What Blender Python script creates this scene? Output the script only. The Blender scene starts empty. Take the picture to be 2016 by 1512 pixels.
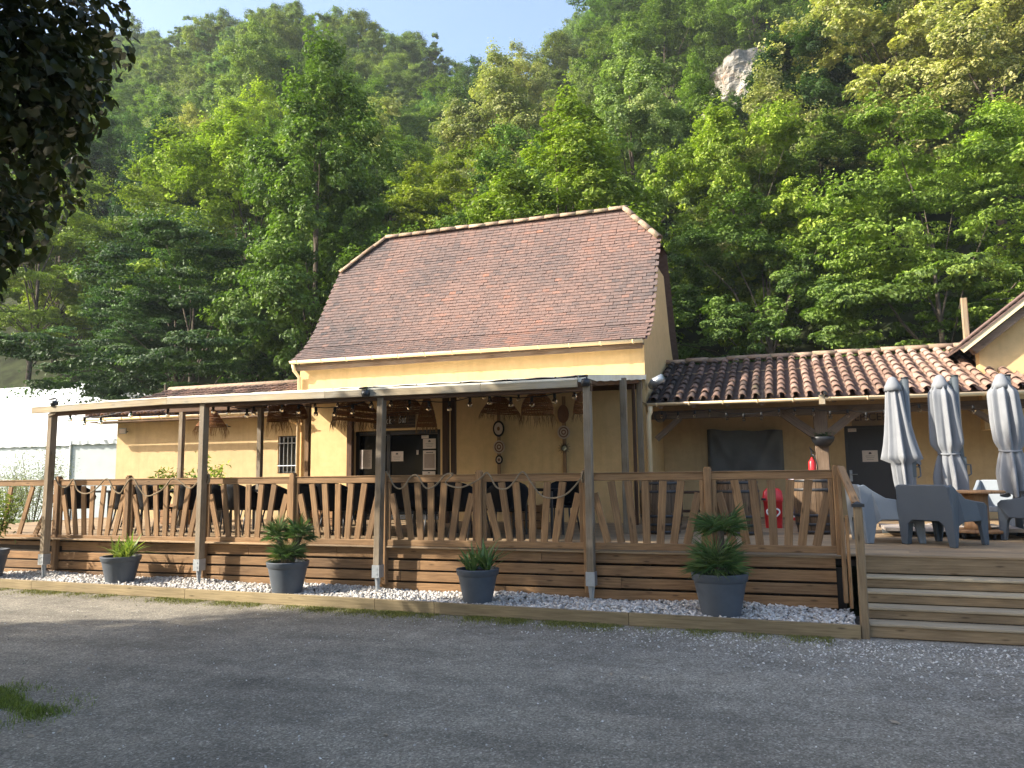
import bpy, math, random
import numpy as np
from mathutils import Vector, Matrix
random.seed(7); NR = np.random.default_rng(7)
S = bpy.context.scene
COL = S.collection
# ------------------------------------------------------------------ camera
YAW, PITCH, ROLL, CAMH, FPX = math.radians(19.346), math.radians(6.496), math.radians(-0.691), 1.75, 1514.0
def _axes():
    f = Vector((-math.sin(YAW), math.cos(YAW), 0)); r = Vector((math.cos(YAW), math.sin(YAW), 0)); u = Vector((0, 0, 1))
    f2 = f*math.cos(PITCH)+u*math.sin(PITCH); u2 = u*math.cos(PITCH)-f*math.sin(PITCH)
    return r*math.cos(ROLL)+u2*math.sin(ROLL), u2*math.cos(ROLL)-r*math.sin(ROLL), f2
RX, UP, FW = _axes()
cam = bpy.data.cameras.new('camera'); cam.sensor_width = 36; cam.lens = FPX/2016*36; cam.clip_start = .05; cam.clip_end = 2000
co = bpy.data.objects.new('camera', cam); COL.objects.link(co)
m = Matrix((RX, UP, -FW)).transposed().to_4x4(); m.translation = (0, 0, CAMH); co.matrix_world = m
S.camera = co
# ------------------------------------------------------------------ world, sun, exposure
SUN_AZ, SUN_EL = math.radians(60), math.radians(32)       # azimuth left of the wall normal, behind the camera
SUN = Vector((-math.sin(SUN_AZ)*math.cos(SUN_EL), -math.cos(SUN_AZ)*math.cos(SUN_EL), math.sin(SUN_EL)))
wd = bpy.data.worlds.new('World'); S.world = wd; wd.use_nodes = True
nt = wd.node_tree; bg = nt.nodes['Background']; sky = nt.nodes.new('ShaderNodeTexSky')
sky.sky_type = 'NISHITA'; sky.sun_disc = False; sky.sun_elevation = SUN_EL
sky.sun_rotation = math.atan2(SUN.x, SUN.y); sky.air_density = 1.0; sky.dust_density = 2.5; sky.ozone_density = 1.3
nt.links.new(sky.outputs[0], bg.inputs[0]); bg.inputs[1].default_value = 0.15
sl = bpy.data.lights.new('sun', 'SUN'); sl.energy = 4.4; sl.angle = math.radians(.55); sl.color = (1, .93, .80)
so = bpy.data.objects.new('sun', sl); COL.objects.link(so); so.location = (-20, -20, 30)
so.rotation_euler = SUN.to_track_quat('Z', 'Y').to_euler()
vs = S.view_settings; vs.view_transform = 'Standard'; vs.look = 'None'; vs.gamma = 1; vs.exposure = 1.45; vs.use_curve_mapping = False
S.cycles.use_denoising = True; S.cycles.max_bounces = 6; S.cycles.diffuse_bounces = 4; S.cycles.transmission_bounces = 4; S.cycles.transparent_max_bounces = 6
S.cycles.sample_clamp_indirect = 8
# ------------------------------------------------------------------ pixel -> place helpers
def ray(x, y): return RX*((x-1008)/FPX) - UP*((y-756)/FPX) + FW
O = Vector((0, 0, CAMH))
def atY(x, y, Y): d = ray(x, y); return O+d*(Y/d.y)
def atZ(x, y, Z): d = ray(x, y); return O+d*((Z-CAMH)/d.z)
def atX(x, y, X): d = ray(x, y); return O+d*(X/d.x)
def proj(p):
    d = Vector(p)-O; w = d.dot(FW); return 1008+FPX*d.dot(RX)/w, 756-FPX*d.dot(UP)/w, w
V = Vector
# ------------------------------------------------------------------ materials
def _mat(name):
    m = bpy.data.materials.new(name); m.use_nodes = True; n = m.node_tree; return m, n, n.nodes, n.links, n.nodes['Principled BSDF']
def N(nodes, t, **k):
    n = nodes.new(t)
    for a, b in k.items():
        if a.startswith('i_'): n.inputs[a[2:].replace('_', ' ')].default_value = b
        else: setattr(n, a, b)
    return n
def ramp(nodes, stops):
    r = nodes.new('ShaderNodeValToRGB'); e = r.color_ramp.elements
    while len(e) < len(stops): e.new(.5)
    for q, (p, c) in zip(e, stops): q.position = p; q.color = (*c, 1) if len(c) == 3 else c
    return r
def mixc(nodes, links, fac, a, b, mode='MIX'):
    n = nodes.new('ShaderNodeMix'); n.data_type = 'RGBA'; n.blend_type = mode
    for s, v in ((n.inputs[0], fac), (n.inputs[6], a), (n.inputs[7], b)):
        if hasattr(v, 'links') or hasattr(v, 'is_linked'): links.new(v, s)
        elif isinstance(v, (int, float)): s.default_value = v
        else: s.default_value = (*v, 1) if len(v) == 3 else v
    return n.outputs[2]
def tc(nodes, links, scale, kind='Object'):
    t = nodes.new('ShaderNodeTexCoord'); mp = nodes.new('ShaderNodeMapping'); mp.inputs['Scale'].default_value = scale if not isinstance(scale, (int, float)) else (scale,)*3
    links.new(t.outputs[kind], mp.inputs[0]); return mp.outputs[0]
def noise(nodes, links, vec, scale, detail=4, rough=.55):
    n = N(nodes, 'ShaderNodeTexNoise'); n.inputs['Scale'].default_value = scale; n.inputs['Detail'].default_value = detail; n.inputs['Roughness'].default_value = rough
    if vec is not None: links.new(vec, n.inputs['Vector'])
    return n
def bump(nodes, links, h, strength, dist, bsdf):
    b = nodes.new('ShaderNodeBump'); b.inputs['Strength'].default_value = strength; b.inputs['Distance'].default_value = dist
    links.new(h, b.inputs['Height']); links.new(b.outputs[0], bsdf.inputs['Normal'])
def math_n(nodes, links, op, a, b=None, clamp=False):
    n = nodes.new('ShaderNodeMath'); n.operation = op; n.use_clamp = clamp
    for s, v in ((n.inputs[0], a), (n.inputs[1], b)):
        if v is None: continue
        if isinstance(v, (int, float)): s.default_value = v
        else: links.new(v, s)
    return n.outputs[0]
def mad(nodes, links, a, k, c):
    n = nodes.new('ShaderNodeMath'); n.operation = 'MULTIPLY_ADD'; links.new(a, n.inputs[0]); n.inputs[1].default_value = k; n.inputs[2].default_value = c; return n.outputs[0]
def plain(name, col, rough=.6, metal=0, spec=.4, var=.12, scale=8, bmp=0):
    m, n, nd, lk, b = _mat(name)
    v = tc(nd, lk, 1); ns = noise(nd, lk, v, scale)
    c = ramp(nd, [(.3, tuple(x*(1-var) for x in col)), (.7, tuple(min(1, x*(1+var)) for x in col))]); lk.new(ns.outputs[0], c.inputs[0])
    lk.new(c.outputs[0], b.inputs['Base Color']); b.inputs['Roughness'].default_value = rough; b.inputs['Metallic'].default_value = metal
    b.inputs['Specular IOR Level'].default_value = spec
    if bmp: bump(nd, lk, noise(nd, lk, v, scale*6).outputs[0], bmp, .01, b)
    return m
def wood(name, dark, light, rough=.7, grey=0.0, greycol=(.32, .29, .25)):
    m, n, nd, lk, b = _mat(name)
    t = nd.new('ShaderNodeUVMap'); oi = nd.new('ShaderNodeObjectInfo')
    off = nd.new('ShaderNodeVectorMath'); off.operation = 'SCALE'; off.inputs[0].default_value = (37, 11, 5); lk.new(oi.outputs['Random'], off.inputs['Scale'])
    add = nd.new('ShaderNodeVectorMath'); lk.new(t.outputs[0], add.inputs[0]); lk.new(off.outputs[0], add.inputs[1])
    mp = nd.new('ShaderNodeMapping'); mp.inputs['Scale'].default_value = (1.3, 26, 1); lk.new(add.outputs[0], mp.inputs[0])
    g = noise(nd, lk, mp.outputs[0], 2.2, 6, .6)
    c = ramp(nd, [(.28, dark), (.5, tuple((a+b_)/2 for a, b_ in zip(dark, light))), (.74, light)]); lk.new(g.outputs[0], c.inputs[0])
    mp2 = nd.new('ShaderNodeMapping'); mp2.inputs['Scale'].default_value = (1.0, 4.2, 1); lk.new(add.outputs[0], mp2.inputs[0])
    vo = N(nd, 'ShaderNodeTexVoronoi'); vo.inputs['Scale'].default_value = 2.6; lk.new(mp2.outputs[0], vo.inputs['Vector'])
    kr = ramp(nd, [(.05, (1, 1, 1)), (.16, (0, 0, 0))]); lk.new(vo.outputs['Distance'], kr.inputs[0])
    col = mixc(nd, lk, math_n(nd, lk, 'MULTIPLY', kr.outputs[0], .75), c.outputs[0], tuple(x*.35 for x in dark))
    big = noise(nd, lk, add.outputs[0], 1.1, 3)
    col = mixc(nd, lk, 1.0, col, ramp_out(nd, lk, big.outputs[0], [(.3, (.72, .72, .74)), (.7, (1.12, 1.1, 1.06))]), 'MULTIPLY')
    col = mixc(nd, lk, 1.0, col, ramp_out(nd, lk, oi.outputs['Random'], [(0, (.80, .80, .82)), (.5, (1, 1, 1)), (1, (1.14, 1.1, 1.05))]), 'MULTIPLY')
    if grey:
        gn = noise(nd, lk, add.outputs[0], 2.3, 5); gr = ramp(nd, [(.4, (0, 0, 0)), (.62, (grey,)*3)]); lk.new(gn.outputs[0], gr.inputs[0])
        col = mixc(nd, lk, gr.outputs[0], col, greycol)
    lk.new(col, b.inputs['Base Color']); b.inputs['Roughness'].default_value = rough; b.inputs['Specular IOR Level'].default_value = .25
    bump(nd, lk, g.outputs[0], .35, .004, b)
    return m
def ramp_out(nd, lk, src, stops):
    r = ramp(nd, stops); lk.new(src, r.inputs[0]); return r.outputs[0]
def tinted(name, stops, rough=.85, moss=None, bmp=.4, scale=14, trans=0):
    """colour by the per-face 'tint' attribute plus mottling"""
    m, n, nd, lk, b = _mat(name)
    a = nd.new('ShaderNodeAttribute'); a.attribute_name = 'tint'
    c = ramp(nd, stops); lk.new(a.outputs['Fac'], c.inputs[0])
    v = tc(nd, lk, 1); ns = noise(nd, lk, v, scale, 5, .65)
    g = nd.new('ShaderNodeNewGeometry'); n2 = noise(nd, lk, g.outputs['Position'], 5, 6, .7)
    col = mixc(nd, lk, 1.0, c.outputs[0], ramp_out(nd, lk, ns.outputs[0], [(.3, (.72, .7, .7)), (.7, (1.2, 1.18, 1.15))]), 'MULTIPLY')
    if moss:
        mr = ramp(nd, [(moss[1], (0, 0, 0)), (moss[1]+.06, (1, 1, 1))]); lk.new(n2.outputs[0], mr.inputs[0])
        col = mixc(nd, lk, math_n(nd, lk, 'MULTIPLY', mr.outputs[0], moss[2]), col, moss[0])
    lk.new(col, b.inputs['Base Color']); b.inputs['Roughness'].default_value = rough; b.inputs['Specular IOR Level'].default_value = .25
    if bmp: bump(nd, lk, n2.outputs[0], bmp, .01, b)
    return m
def foliage(name, dark, light, trans=.35, rough=.5, hue=.02, val=.25, spec=.3, tcol=None):
    m, n, nd, lk, b = _mat(name)
    a = nd.new('ShaderNodeAttribute'); a.attribute_name = 'tint'
    c = ramp(nd, [(0, dark), (1, light)]); lk.new(a.outputs['Fac'], c.inputs[0])
    oi = nd.new('ShaderNodeObjectInfo'); h = nd.new('ShaderNodeHueSaturation')
    lk.new(c.outputs[0], h.inputs['Color'])
    def mapr(lo, hi, src):
        q = nd.new('ShaderNodeMapRange'); q.inputs[3].default_value = lo; q.inputs[4].default_value = hi; lk.new(src, q.inputs[0]); return q.outputs[0]
    lk.new(mapr(.5-hue, .5+hue, oi.outputs['Random']), h.inputs['Hue'])
    f = nd.new('ShaderNodeMath'); f.operation = 'FRACT'; mu = math_n(nd, lk, 'MULTIPLY', oi.outputs['Random'], 7.31); lk.new(mu, f.inputs[0])
    lk.new(mapr(1-val, 1+val, f.outputs[0]), h.inputs['Value'])
    col = h.outputs[0]
    lk.new(col, b.inputs['Base Color']); b.inputs['Roughness'].default_value = rough; b.inputs['Specular IOR Level'].default_value = spec
    tr = nd.new('ShaderNodeBsdfTranslucent'); tcn = mixc(nd, lk, 1.0, col, tcol or (1.35, 1.35, .65), 'MULTIPLY'); lk.new(tcn, tr.inputs[0])
    mx = nd.new('ShaderNodeMixShader'); mx.inputs[0].default_value = trans
    lk.new(b.outputs[0], mx.inputs[1]); lk.new(tr.outputs[0], mx.inputs[2]); lk.new(mx.outputs[0], nd['Material Output'].inputs[0])
    return m
def stucco(name, col, stain=(.55, .40, .22), amt=.5):
    m, n, nd, lk, b = _mat(name)
    g = nd.new('ShaderNodeNewGeometry'); p = g.outputs['Position']
    n1 = noise(nd, lk, p, .9, 6, .62); n2 = noise(nd, lk, p, 45, 4, .6); n3 = noise(nd, lk, p, 6, 5, .65)
    c = mixc(nd, lk, 1.0, col, ramp_out(nd, lk, n3.outputs[0], [(.3, (.9, .9, .88)), (.7, (1.07, 1.06, 1.05))]), 'MULTIPLY')
    c = mixc(nd, lk, math_n(nd, lk, 'MULTIPLY', ramp_out(nd, lk, n1.outputs[0], [(.48, (0, 0, 0)), (.75, (1, 1, 1))]), amt), c, stain)
    mp = nd.new('ShaderNodeMapping'); mp.inputs['Scale'].default_value = (3, 3, .22); lk.new(p, mp.inputs[0])
    st = noise(nd, lk, mp.outputs[0], 2.5, 5, .6)
    c = mixc(nd, lk, math_n(nd, lk, 'MULTIPLY', ramp_out(nd, lk, st.outputs[0], [(.52, (0, 0, 0)), (.75, (1, 1, 1))]), amt*.6), c, tuple(x*.8 for x in stain))
    lk.new(c, b.inputs['Base Color']); b.inputs['Roughness'].default_value = .92; b.inputs['Specular IOR Level'].default_value = .15
    bump(nd, lk, math_n(nd, lk, 'ADD', n2.outputs[0], math_n(nd, lk, 'MULTIPLY', n3.outputs[0], 1.2)), .5, .006, b)
    return m
def asphalt():
    m, n, nd, lk, b = _mat('asphalt')
    g = nd.new('ShaderNodeNewGeometry'); p = g.outputs['Position']
    big = noise(nd, lk, p, .55, 5, .6); mid = noise(nd, lk, p, 4, 5, .65)
    vo = N(nd, 'ShaderNodeTexVoronoi'); vo.inputs['Scale'].default_value = 75; lk.new(p, vo.inputs['Vector'])
    fine = noise(nd, lk, p, 160, 3, .7)
    c = ramp_out(nd, lk, vo.outputs['Color'], [(.1, (.135, .121, .098)), (.5, (.200, .179, .146)), (.80, (.28, .252, .207)), (.97, (.44, .405, .345))])
    c = mixc(nd, lk, 1.0, c, ramp_out(nd, lk, fine.outputs[0], [(.3, (.72, .72, .72)), (.7, (1.28, 1.28, 1.27))]), 'MULTIPLY')
    c = mixc(nd, lk, 1.0, c, ramp_out(nd, lk, big.outputs[0], [(.3, (.66, .66, .66)), (.5, (.97, .97, .96)), (.7, (1.25, 1.24, 1.21))]), 'MULTIPLY')
    c = mixc(nd, lk, 1.0, c, ramp_out(nd, lk, mid.outputs[0], [(.3, (.8, .8, .8)), (.7, (1.18, 1.17, 1.15))]), 'MULTIPLY')
    ms = nd.new('ShaderNodeMapping'); ms.inputs['Scale'].default_value = (.22, 1.0, 1); ms.inputs['Rotation'].default_value = (0, 0, .12); lk.new(p, ms.inputs[0]); strk = noise(nd, lk, ms.outputs[0], 1.5, 4, .6)
    c = mixc(nd, lk, 1.0, c, ramp_out(nd, lk, strk.outputs[0], [(.32, (.86, .86, .86)), (.52, (1.12, 1.12, 1.12)), (.7, (1.32, 1.31, 1.29))]), 'MULTIPLY')
    # pale gravel dust that has drifted towards the steps on the right
    sx = nd.new('ShaderNodeSeparateXYZ'); lk.new(p, sx.inputs[0])
    dx = mad(nd, lk, sx.outputs[0], .16, .28)
    dy = mad(nd, lk, sx.outputs[1], .26, -1.55)
    dd = math_n(nd, lk, 'ADD', dx, dy, True)
    fac = math_n(nd, lk, 'MULTIPLY', dd, ramp_out(nd, lk, mid.outputs[0], [(.35, (.1, .1, .1)), (.65, (1, 1, 1))]))
    c = mixc(nd, lk, math_n(nd, lk, 'MULTIPLY', fac, .55), c, ramp_out(nd, lk, vo.outputs['Color'], [(.2, (.12, .115, .105)), (.8, (.42, .41, .38))]))
    # moss and dirt along the timber edge on the left
    my = mad(nd, lk, sx.outputs[1], 1.5, -12.8)
    mx_ = mad(nd, lk, sx.outputs[0], -.3, -.1)
    mf = math_n(nd, lk, 'MULTIPLY', math_n(nd, lk, 'ADD', my, mad(nd, lk, big.outputs[0], 1.2, -.6), True), math_n(nd, lk, 'ADD', mx_, 0, True))
    mm = noise(nd, lk, p, 9, 6, .7)
    c = mixc(nd, lk, math_n(nd, lk, 'MULTIPLY', mf, ramp_out(nd, lk, mm.outputs[0], [(.42, (0, 0, 0)), (.6, (.8, .8, .8))])), c, (.13, .11, .055))
    lk.new(c, b.inputs['Base Color']); b.inputs['Roughness'].default_value = .9; b.inputs['Specular IOR Level'].default_value = .2
    bump(nd, lk, math_n(nd, lk, 'ADD', vo.outputs['Distance'], fine.outputs[0]), .8, .006, b)
    return m
def glass_dark(name):
    m, n, nd, lk, b = _mat(name); b.inputs['Base Color'].default_value = (.006, .007, .008, 1); b.inputs['Roughness'].default_value = .12; b.inputs['Specular IOR Level'].default_value = .18; return m
def glass_clear(name):
    m, n, nd, lk, b = _mat(name); b.inputs['Base Color'].default_value = (.95, .97, 1, 1); b.inputs['Roughness'].default_value = .03; b.inputs['Transmission Weight'].default_value = 1; b.inputs['IOR'].default_value = 1.2; return m
M = dict(
    asphalt=asphalt(),
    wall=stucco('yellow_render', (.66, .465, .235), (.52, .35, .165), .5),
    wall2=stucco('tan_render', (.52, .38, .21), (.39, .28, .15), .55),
    fence=wood('brown_pine', (.158, .090, .043), (.345, .212, .107)),
    skirt=wood('brown_pine_board', (.142, .080, .039), (.315, .192, .097)),
    kerb=wood('green_treated_pine', (.19, .145, .080), (.36, .285, .165), .8),
    post=wood('weathered_pine', (.155, .115, .072), (.30, .235, .155), .8, .35, (.30, .27, .23)),
    fascia=wood('pale_weathered_board', (.33, .26, .16), (.56, .46, .31), .8, .5, (.36, .35, .31)),
    beam=wood('dark_timber', (.06, .032, .018), (.135, .075, .042)),
    oldwood=wood('old_oak', (.10, .065, .042), (.27, .19, .13), .85, .35, (.24, .20, .17)),
    stair=wood('stair_board', (.15, .105, .060), (.285, .212, .130), .8),
    tread=wood('stair_tread', (.27, .215, .14), (.44, .37, .26), .8),
    deck=wood('deck_pine', (.22, .15, .085), (.41, .30, .185), .75),
    maintile=tinted('flat_clay_tile', [(0, (.080, .072, .072)), (.3, (.145, .108, .098)), (.6, (.205, .133, .111)), (.85, (.27, .140, .100)), (1, (.34, .165, .10))], .85, ((.23, .19, .10), .66, .55)),
    ridge=tinted('ridge_tile', [(0, (.24, .17, .12)), (1, (.42, .30, .21))], .9, ((.16, .15, .08), .55, .7)),
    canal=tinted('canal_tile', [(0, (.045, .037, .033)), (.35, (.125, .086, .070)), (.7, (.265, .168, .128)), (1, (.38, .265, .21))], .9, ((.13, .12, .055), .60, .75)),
    gutter=plain('cream_gutter', (.80, .62, .38), .45, 0, .4, .06, 3),
    white=plain('white_paint', (.80, .80, .78), .5, 0, .4, .04, 3),
    tarp=plain('white_tent_fabric', (.64, .66, .68), .6, 0, .3, .03, 2, .1), tentshade=plain('shaded_tent_fabric', (.44, .48, .49), .6, 0, .3, .06, 2, .1),  # tent sides: shade painted in as a darker, bluer fabric
    cover=plain('awning_cover', (.82, .76, .62), .7, 0, .3, .1, 3, .2),
    metal=plain('galvanised_steel', (.36, .39, .42), .42, .6, .5, .12, 12),
    dark=plain('black_frame', (.018, .019, .022), .4, 0, .5, .2, 6),
    doord=plain('anthracite_door', (.032, .032, .034), .45, 0, .4, .1, 4),
    glass=glass_dark('dark_glass'), bulb=glass_clear('bulb_glass'),
    paper=plain('paper', (.62, .55, .50), .8, 0, .2, .05, 10), ink=plain('ink', (.05, .045, .05), .8),
    menu=plain('menu_print', (.36, .29, .25), .8, 0, .2, .18, 90),
    pot=plain('slate_pot', (.070, .082, .100), .5, 0, .4, .14, 5, .05), soil=plain('soil', (.035, .025, .018), .95, 0, .1, .4, 30, .6),
    rope=plain('rope', (.25, .195, .13), .9, 0, .1, .25, 60, .6),
    wicker=plain('wicker', (.22, .095, .035), .8, 0, .2, .35, 40), straw=plain('straw', (.24, .135, .058), .85, 0, .2, .3, 30),
    chalk=plain('chalk', (.75, .72, .66), .9), board=wood('sign_board', (.035, .024, .018), (.085, .058, .04)),
    plate_l=plain('woven_cream', (.55, .43, .32), .85, 0, .2, .2, 60), plate_d=plain('woven_dark', (.03, .022, .02), .85, 0, .2, .2, 60), plate_b=plain('woven_brown', (.20, .095, .05), .85, 0, .2, .25, 60),
    slate=plain('slate_plastic', (.072, .088, .108), .5, 0, .4, .06, 3), litslate=plain('lit_slate_plastic', (.20, .225, .25), .5, 0, .4, .05, 3),  # second plastic is the slate one with skylight painted in
    canvas=plain('grey_canvas', (.225, .232, .245), .85, 0, .2, .07, 5, .1), polem=plain('grey_pole', (.10, .115, .125), .4, .3, .5, .06, 4),
    blackch=plain('black_mesh_seat', (.006, .006, .007), .75, 0, .15, .2, 8), red=plain('red_plastic', (.55, .018, .022), .35, 0, .5, .06, 4),
    drum=wood('reel_wood', (.26, .135, .06), (.46, .27, .135)), barrel=wood('barrel_oak', (.055, .034, .020), (.20, .13, .075), .7), hoop=plain('barrel_hoop', (.05, .05, .052), .5, .5, .5, .2, 10),
    tvcover=plain('charcoal_cloth', (.11, .113, .110), .7, 0, .3, .12, 5, .2),
    blue=plain('blue_print', (.05, .22, .60), .5), yellow=plain('yellow_print', (.75, .50, .06), .5), whitep=plain('white_print', (.8, .8, .8), .5),
    concrete=plain('concrete_pole', (.36, .31, .27), .9, 0, .2, .1, 8), bark=plain('bark', (.105, .085, .065), .95, 0, .1, .4, 14, .8), palebark=plain('pale_bark', (.22, .19, .15), .95, 0, .1, .35, 14, .8),
    rock=None, wire=plain('black_cable', (.012, .012, .012), .6),
    hill=plain('forest_floor', (.028, .034, .014), .95, 0, .1, .55, 1.2, .8), meadow=plain('meadow', (.06, .085, .03), .95, 0, .1, .4, 1.5, .5),
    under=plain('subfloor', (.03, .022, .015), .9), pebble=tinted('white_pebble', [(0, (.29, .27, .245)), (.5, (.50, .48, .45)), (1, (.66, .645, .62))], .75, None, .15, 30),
    stone=tinted('loose_chipping', [(0, (.18, .17, .16)), (.6, (.45, .44, .41)), (1, (.72, .71, .68))], .85, None, .2, 60),
    grass=foliage('grass', (.06, .10, .016), (.19, .27, .05), .3), moss=foliage('moss', (.10, .105, .02), (.27, .25, .065), .2),
    dead=plain('dry_leaf', (.30, .24, .17), .85),
    # trees
    deep=foliage('deep_green_leaves', (.034, .062, .028), (.092, .135, .052), .32),
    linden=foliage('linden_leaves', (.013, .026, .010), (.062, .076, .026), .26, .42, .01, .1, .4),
    palm=foliage('palm_leaf', (.040, .082, .026), (.125, .20, .065), .2, .45), yucca=foliage('yucca_leaf', (.10, .17, .03), (.28, .36, .09), .3, .45), yucca2=foliage('yucca_leaf_green', (.05, .11, .035), (.13, .22, .08), .25, .45),
    olive=foliage('olive_leaf', (.11, .15, .08), (.30, .35, .20), .3), laurel=foliage('laurel_leaf', (.08, .15, .02), (.26, .36, .07), .35),
)
def rockmat():
    m, n, nd, lk, b = _mat('limestone'); g = nd.new('ShaderNodeNewGeometry'); p = g.outputs['Position']
    a = noise(nd, lk, p, .8, 8, .7); mp = nd.new('ShaderNodeMapping'); mp.inputs['Scale'].default_value = (1.2, 1.2, .3); lk.new(p, mp.inputs[0]); s = noise(nd, lk, mp.outputs[0], 1.6, 6, .7)
    c = ramp_out(nd, lk, s.outputs[0], [(.3, (.12, .108, .09)), (.5, (.29, .265, .225)), (.7, (.46, .43, .38))])
    c = mixc(nd, lk, ramp_out(nd, lk, a.outputs[0], [(.55, (0, 0, 0)), (.68, (.8, .8, .8))]), c, (.40, .20, .10))
    lk.new(c, b.inputs['Base Color']); b.inputs['Roughness'].default_value = .95; bump(nd, lk, a.outputs[0], 1, .5, b); return m
M['rock'] = rockmat()
def tree_leaves():
    m, n, nd, lk, b = _mat('tree_leaves'); oi = nd.new('ShaderNodeObjectInfo'); a = nd.new('ShaderNodeAttribute'); a.attribute_name = 'tint'
    col = mixc(nd, lk, 1.0, oi.outputs['Color'], ramp_out(nd, lk, a.outputs['Fac'], [(0, (.36, .42, .45)), (.5, (.72, .74, .72)), (1, (1.2, 1.14, 1.0))]), 'MULTIPLY')
    lk.new(col, b.inputs['Base Color']); b.inputs['Roughness'].default_value = .55; b.inputs['Specular IOR Level'].default_value = .25
    tr = nd.new('ShaderNodeBsdfTranslucent'); lk.new(mixc(nd, lk, 1.0, col, (1.15, 1.45, .55), 'MULTIPLY'), tr.inputs[0]); mx = nd.new('ShaderNodeMixShader'); mx.inputs[0].default_value = .26
    lk.new(b.outputs[0], mx.inputs[1]); lk.new(tr.outputs[0], mx.inputs[2]); lk.new(mx.outputs[0], nd['Material Output'].inputs[0]); return m
M['leaves'] = tree_leaves()
# ------------------------------------------------------------------ mesh builder
ORG = {}
class MB:
    def __init__(s): s.v = []; s.f = []; s.uv = []; s.t = []; s.tint = .5
    def face(s, idx, uv=None):
        s.f.append(idx); s.uv.append(uv or [(s.v[i][0]+s.v[i][1], s.v[i][2]) for i in idx]); s.t.append(s.tint)
    def add(s, verts, faces):
        o = len(s.v); s.v += [tuple(v) for v in verts]
        for f in faces: s.face([i+o for i in f])
        return s
    def box(s, a, b):
        x0, y0, z0 = a; x1, y1, z1 = b
        return s.add([(x0, y0, z0), (x1, y0, z0), (x1, y1, z0), (x0, y1, z0), (x0, y0, z1), (x1, y0, z1), (x1, y1, z1), (x0, y1, z1)],
                     [(0, 3, 2, 1), (4, 5, 6, 7), (0, 1, 5, 4), (1, 2, 6, 5), (2, 3, 7, 6), (3, 0, 4, 7)])
    def beam(s, p0, p1, w, h, up=(0, 0, 1), c=.006):
        """chamfered bar; w across, h along 'up'; UV runs along the length"""
        p0 = V(p0); p1 = V(p1); d = p1-p0; L = d.length; d.normalize(); up = V(up); sd = d.cross(up)
        if sd.length < 1e-4: up = V((0, 1, 0)); sd = d.cross(up)
        sd.normalize(); u = sd.cross(d); c = min(c, w*.3, h*.3); a, b = w/2, h/2
        sec = [(-a+c, -b), (a-c, -b), (a, -b+c), (a, b-c), (a-c, b), (-a+c, b), (-a, b-c), (-a, -b+c)]
        o = len(s.v)
        for P in (p0, p1): s.v += [tuple(P+sd*x+u*y) for x, y in sec]
        per = [0.0]
        for i in range(8): q = sec[(i+1) % 8]; per.append(per[-1]+math.hypot(q[0]-sec[i][0], q[1]-sec[i][1]))
        for i in range(8):
            j = (i+1) % 8
            s.face([o+i, o+j, o+8+j, o+8+i], [(0, per[i]), (0, per[i+1]), (L, per[i+1]), (L, per[i])])
        s.face([o+i for i in range(7, -1, -1)], [(sec[i][0]*.3, sec[i][1]) for i in range(7, -1, -1)])
        s.face([o+8+i for i in range(8)], [(sec[i][0]*.3, sec[i][1]) for i in range(8)])
        return s
    def tube(s, pts, r, n=8, cap=True):
        pts = [V(p) for p in pts]; rs = r if isinstance(r, (list, tuple)) else [r]*len(pts); o = len(s.v); L = 0
        ref = None; Ls = []
        for i, p in enumerate(pts):
            d = (pts[min(i+1, len(pts)-1)]-pts[max(i-1, 0)]).normalized()
            if ref is None: ref = V((0, 0, 1)) if abs(d.z) < .9 else V((1, 0, 0))
            a = d.cross(ref).normalized(); b = a.cross(d).normalized(); ref = b
            if i: L += (p-pts[i-1]).length
            Ls.append(L)
            for k in range(n):
                t = 2*math.pi*k/n; s.v.append(tuple(p+a*math.cos(t)*rs[i]+b*math.sin(t)*rs[i]))
        for i in range(len(pts)-1):
            for k in range(n):
                j = (k+1) % n; c0 = rs[i]*6.28/n
                s.face([o+i*n+k, o+i*n+j, o+(i+1)*n+j, o+(i+1)*n+k], [(Ls[i], k*c0), (Ls[i], (k+1)*c0), (Ls[i+1], (k+1)*c0), (Ls[i+1], k*c0)])
        if cap:
            s.face([o+k for k in range(n-1, -1, -1)]); e = o+(len(pts)-1)*n; s.face([e+k for k in range(n)])
        return s
    def lathe(s, prof, c=(0, 0, 0), n=24, axis=None, sx=1, sy=1):
        o = len(s.v); c = V(c)
        for r, z in prof:
            for k in range(n):
                t = 2*math.pi*k/n; s.v.append((c.x+r*math.cos(t)*sx, c.y+r*math.sin(t)*sy, c.z+z))
        for i in range(len(prof)-1):
            for k in range(n):
                j = (k+1) % n; s.face([o+i*n+k, o+i*n+j, o+(i+1)*n+j, o+(i+1)*n+k], [(prof[i][1], k*.1), (prof[i][1], k*.1+.1), (prof[i+1][1], k*.1+.1), (prof[i+1][1], k*.1)])
        if prof[0][0] > 1e-6: s.face([o+k for k in range(n-1, -1, -1)])
        if prof[-1][0] > 1e-6: e = o+(len(prof)-1)*n; s.face([e+k for k in range(n)])
        return s
    def prism(s, poly, d):
        """planar polygon (3-D points) extruded by vector d"""
        n = len(poly); d = V(d); o = len(s.v)
        s.v += [tuple(V(p)) for p in poly]+[tuple(V(p)+d) for p in poly]
        s.face([o+i for i in range(n)]); s.face([o+n+i for i in range(n-1, -1, -1)])
        for i in range(n): j = (i+1) % n; s.face([o+j, o+i, o+n+i, o+n+j])
        return s
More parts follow.
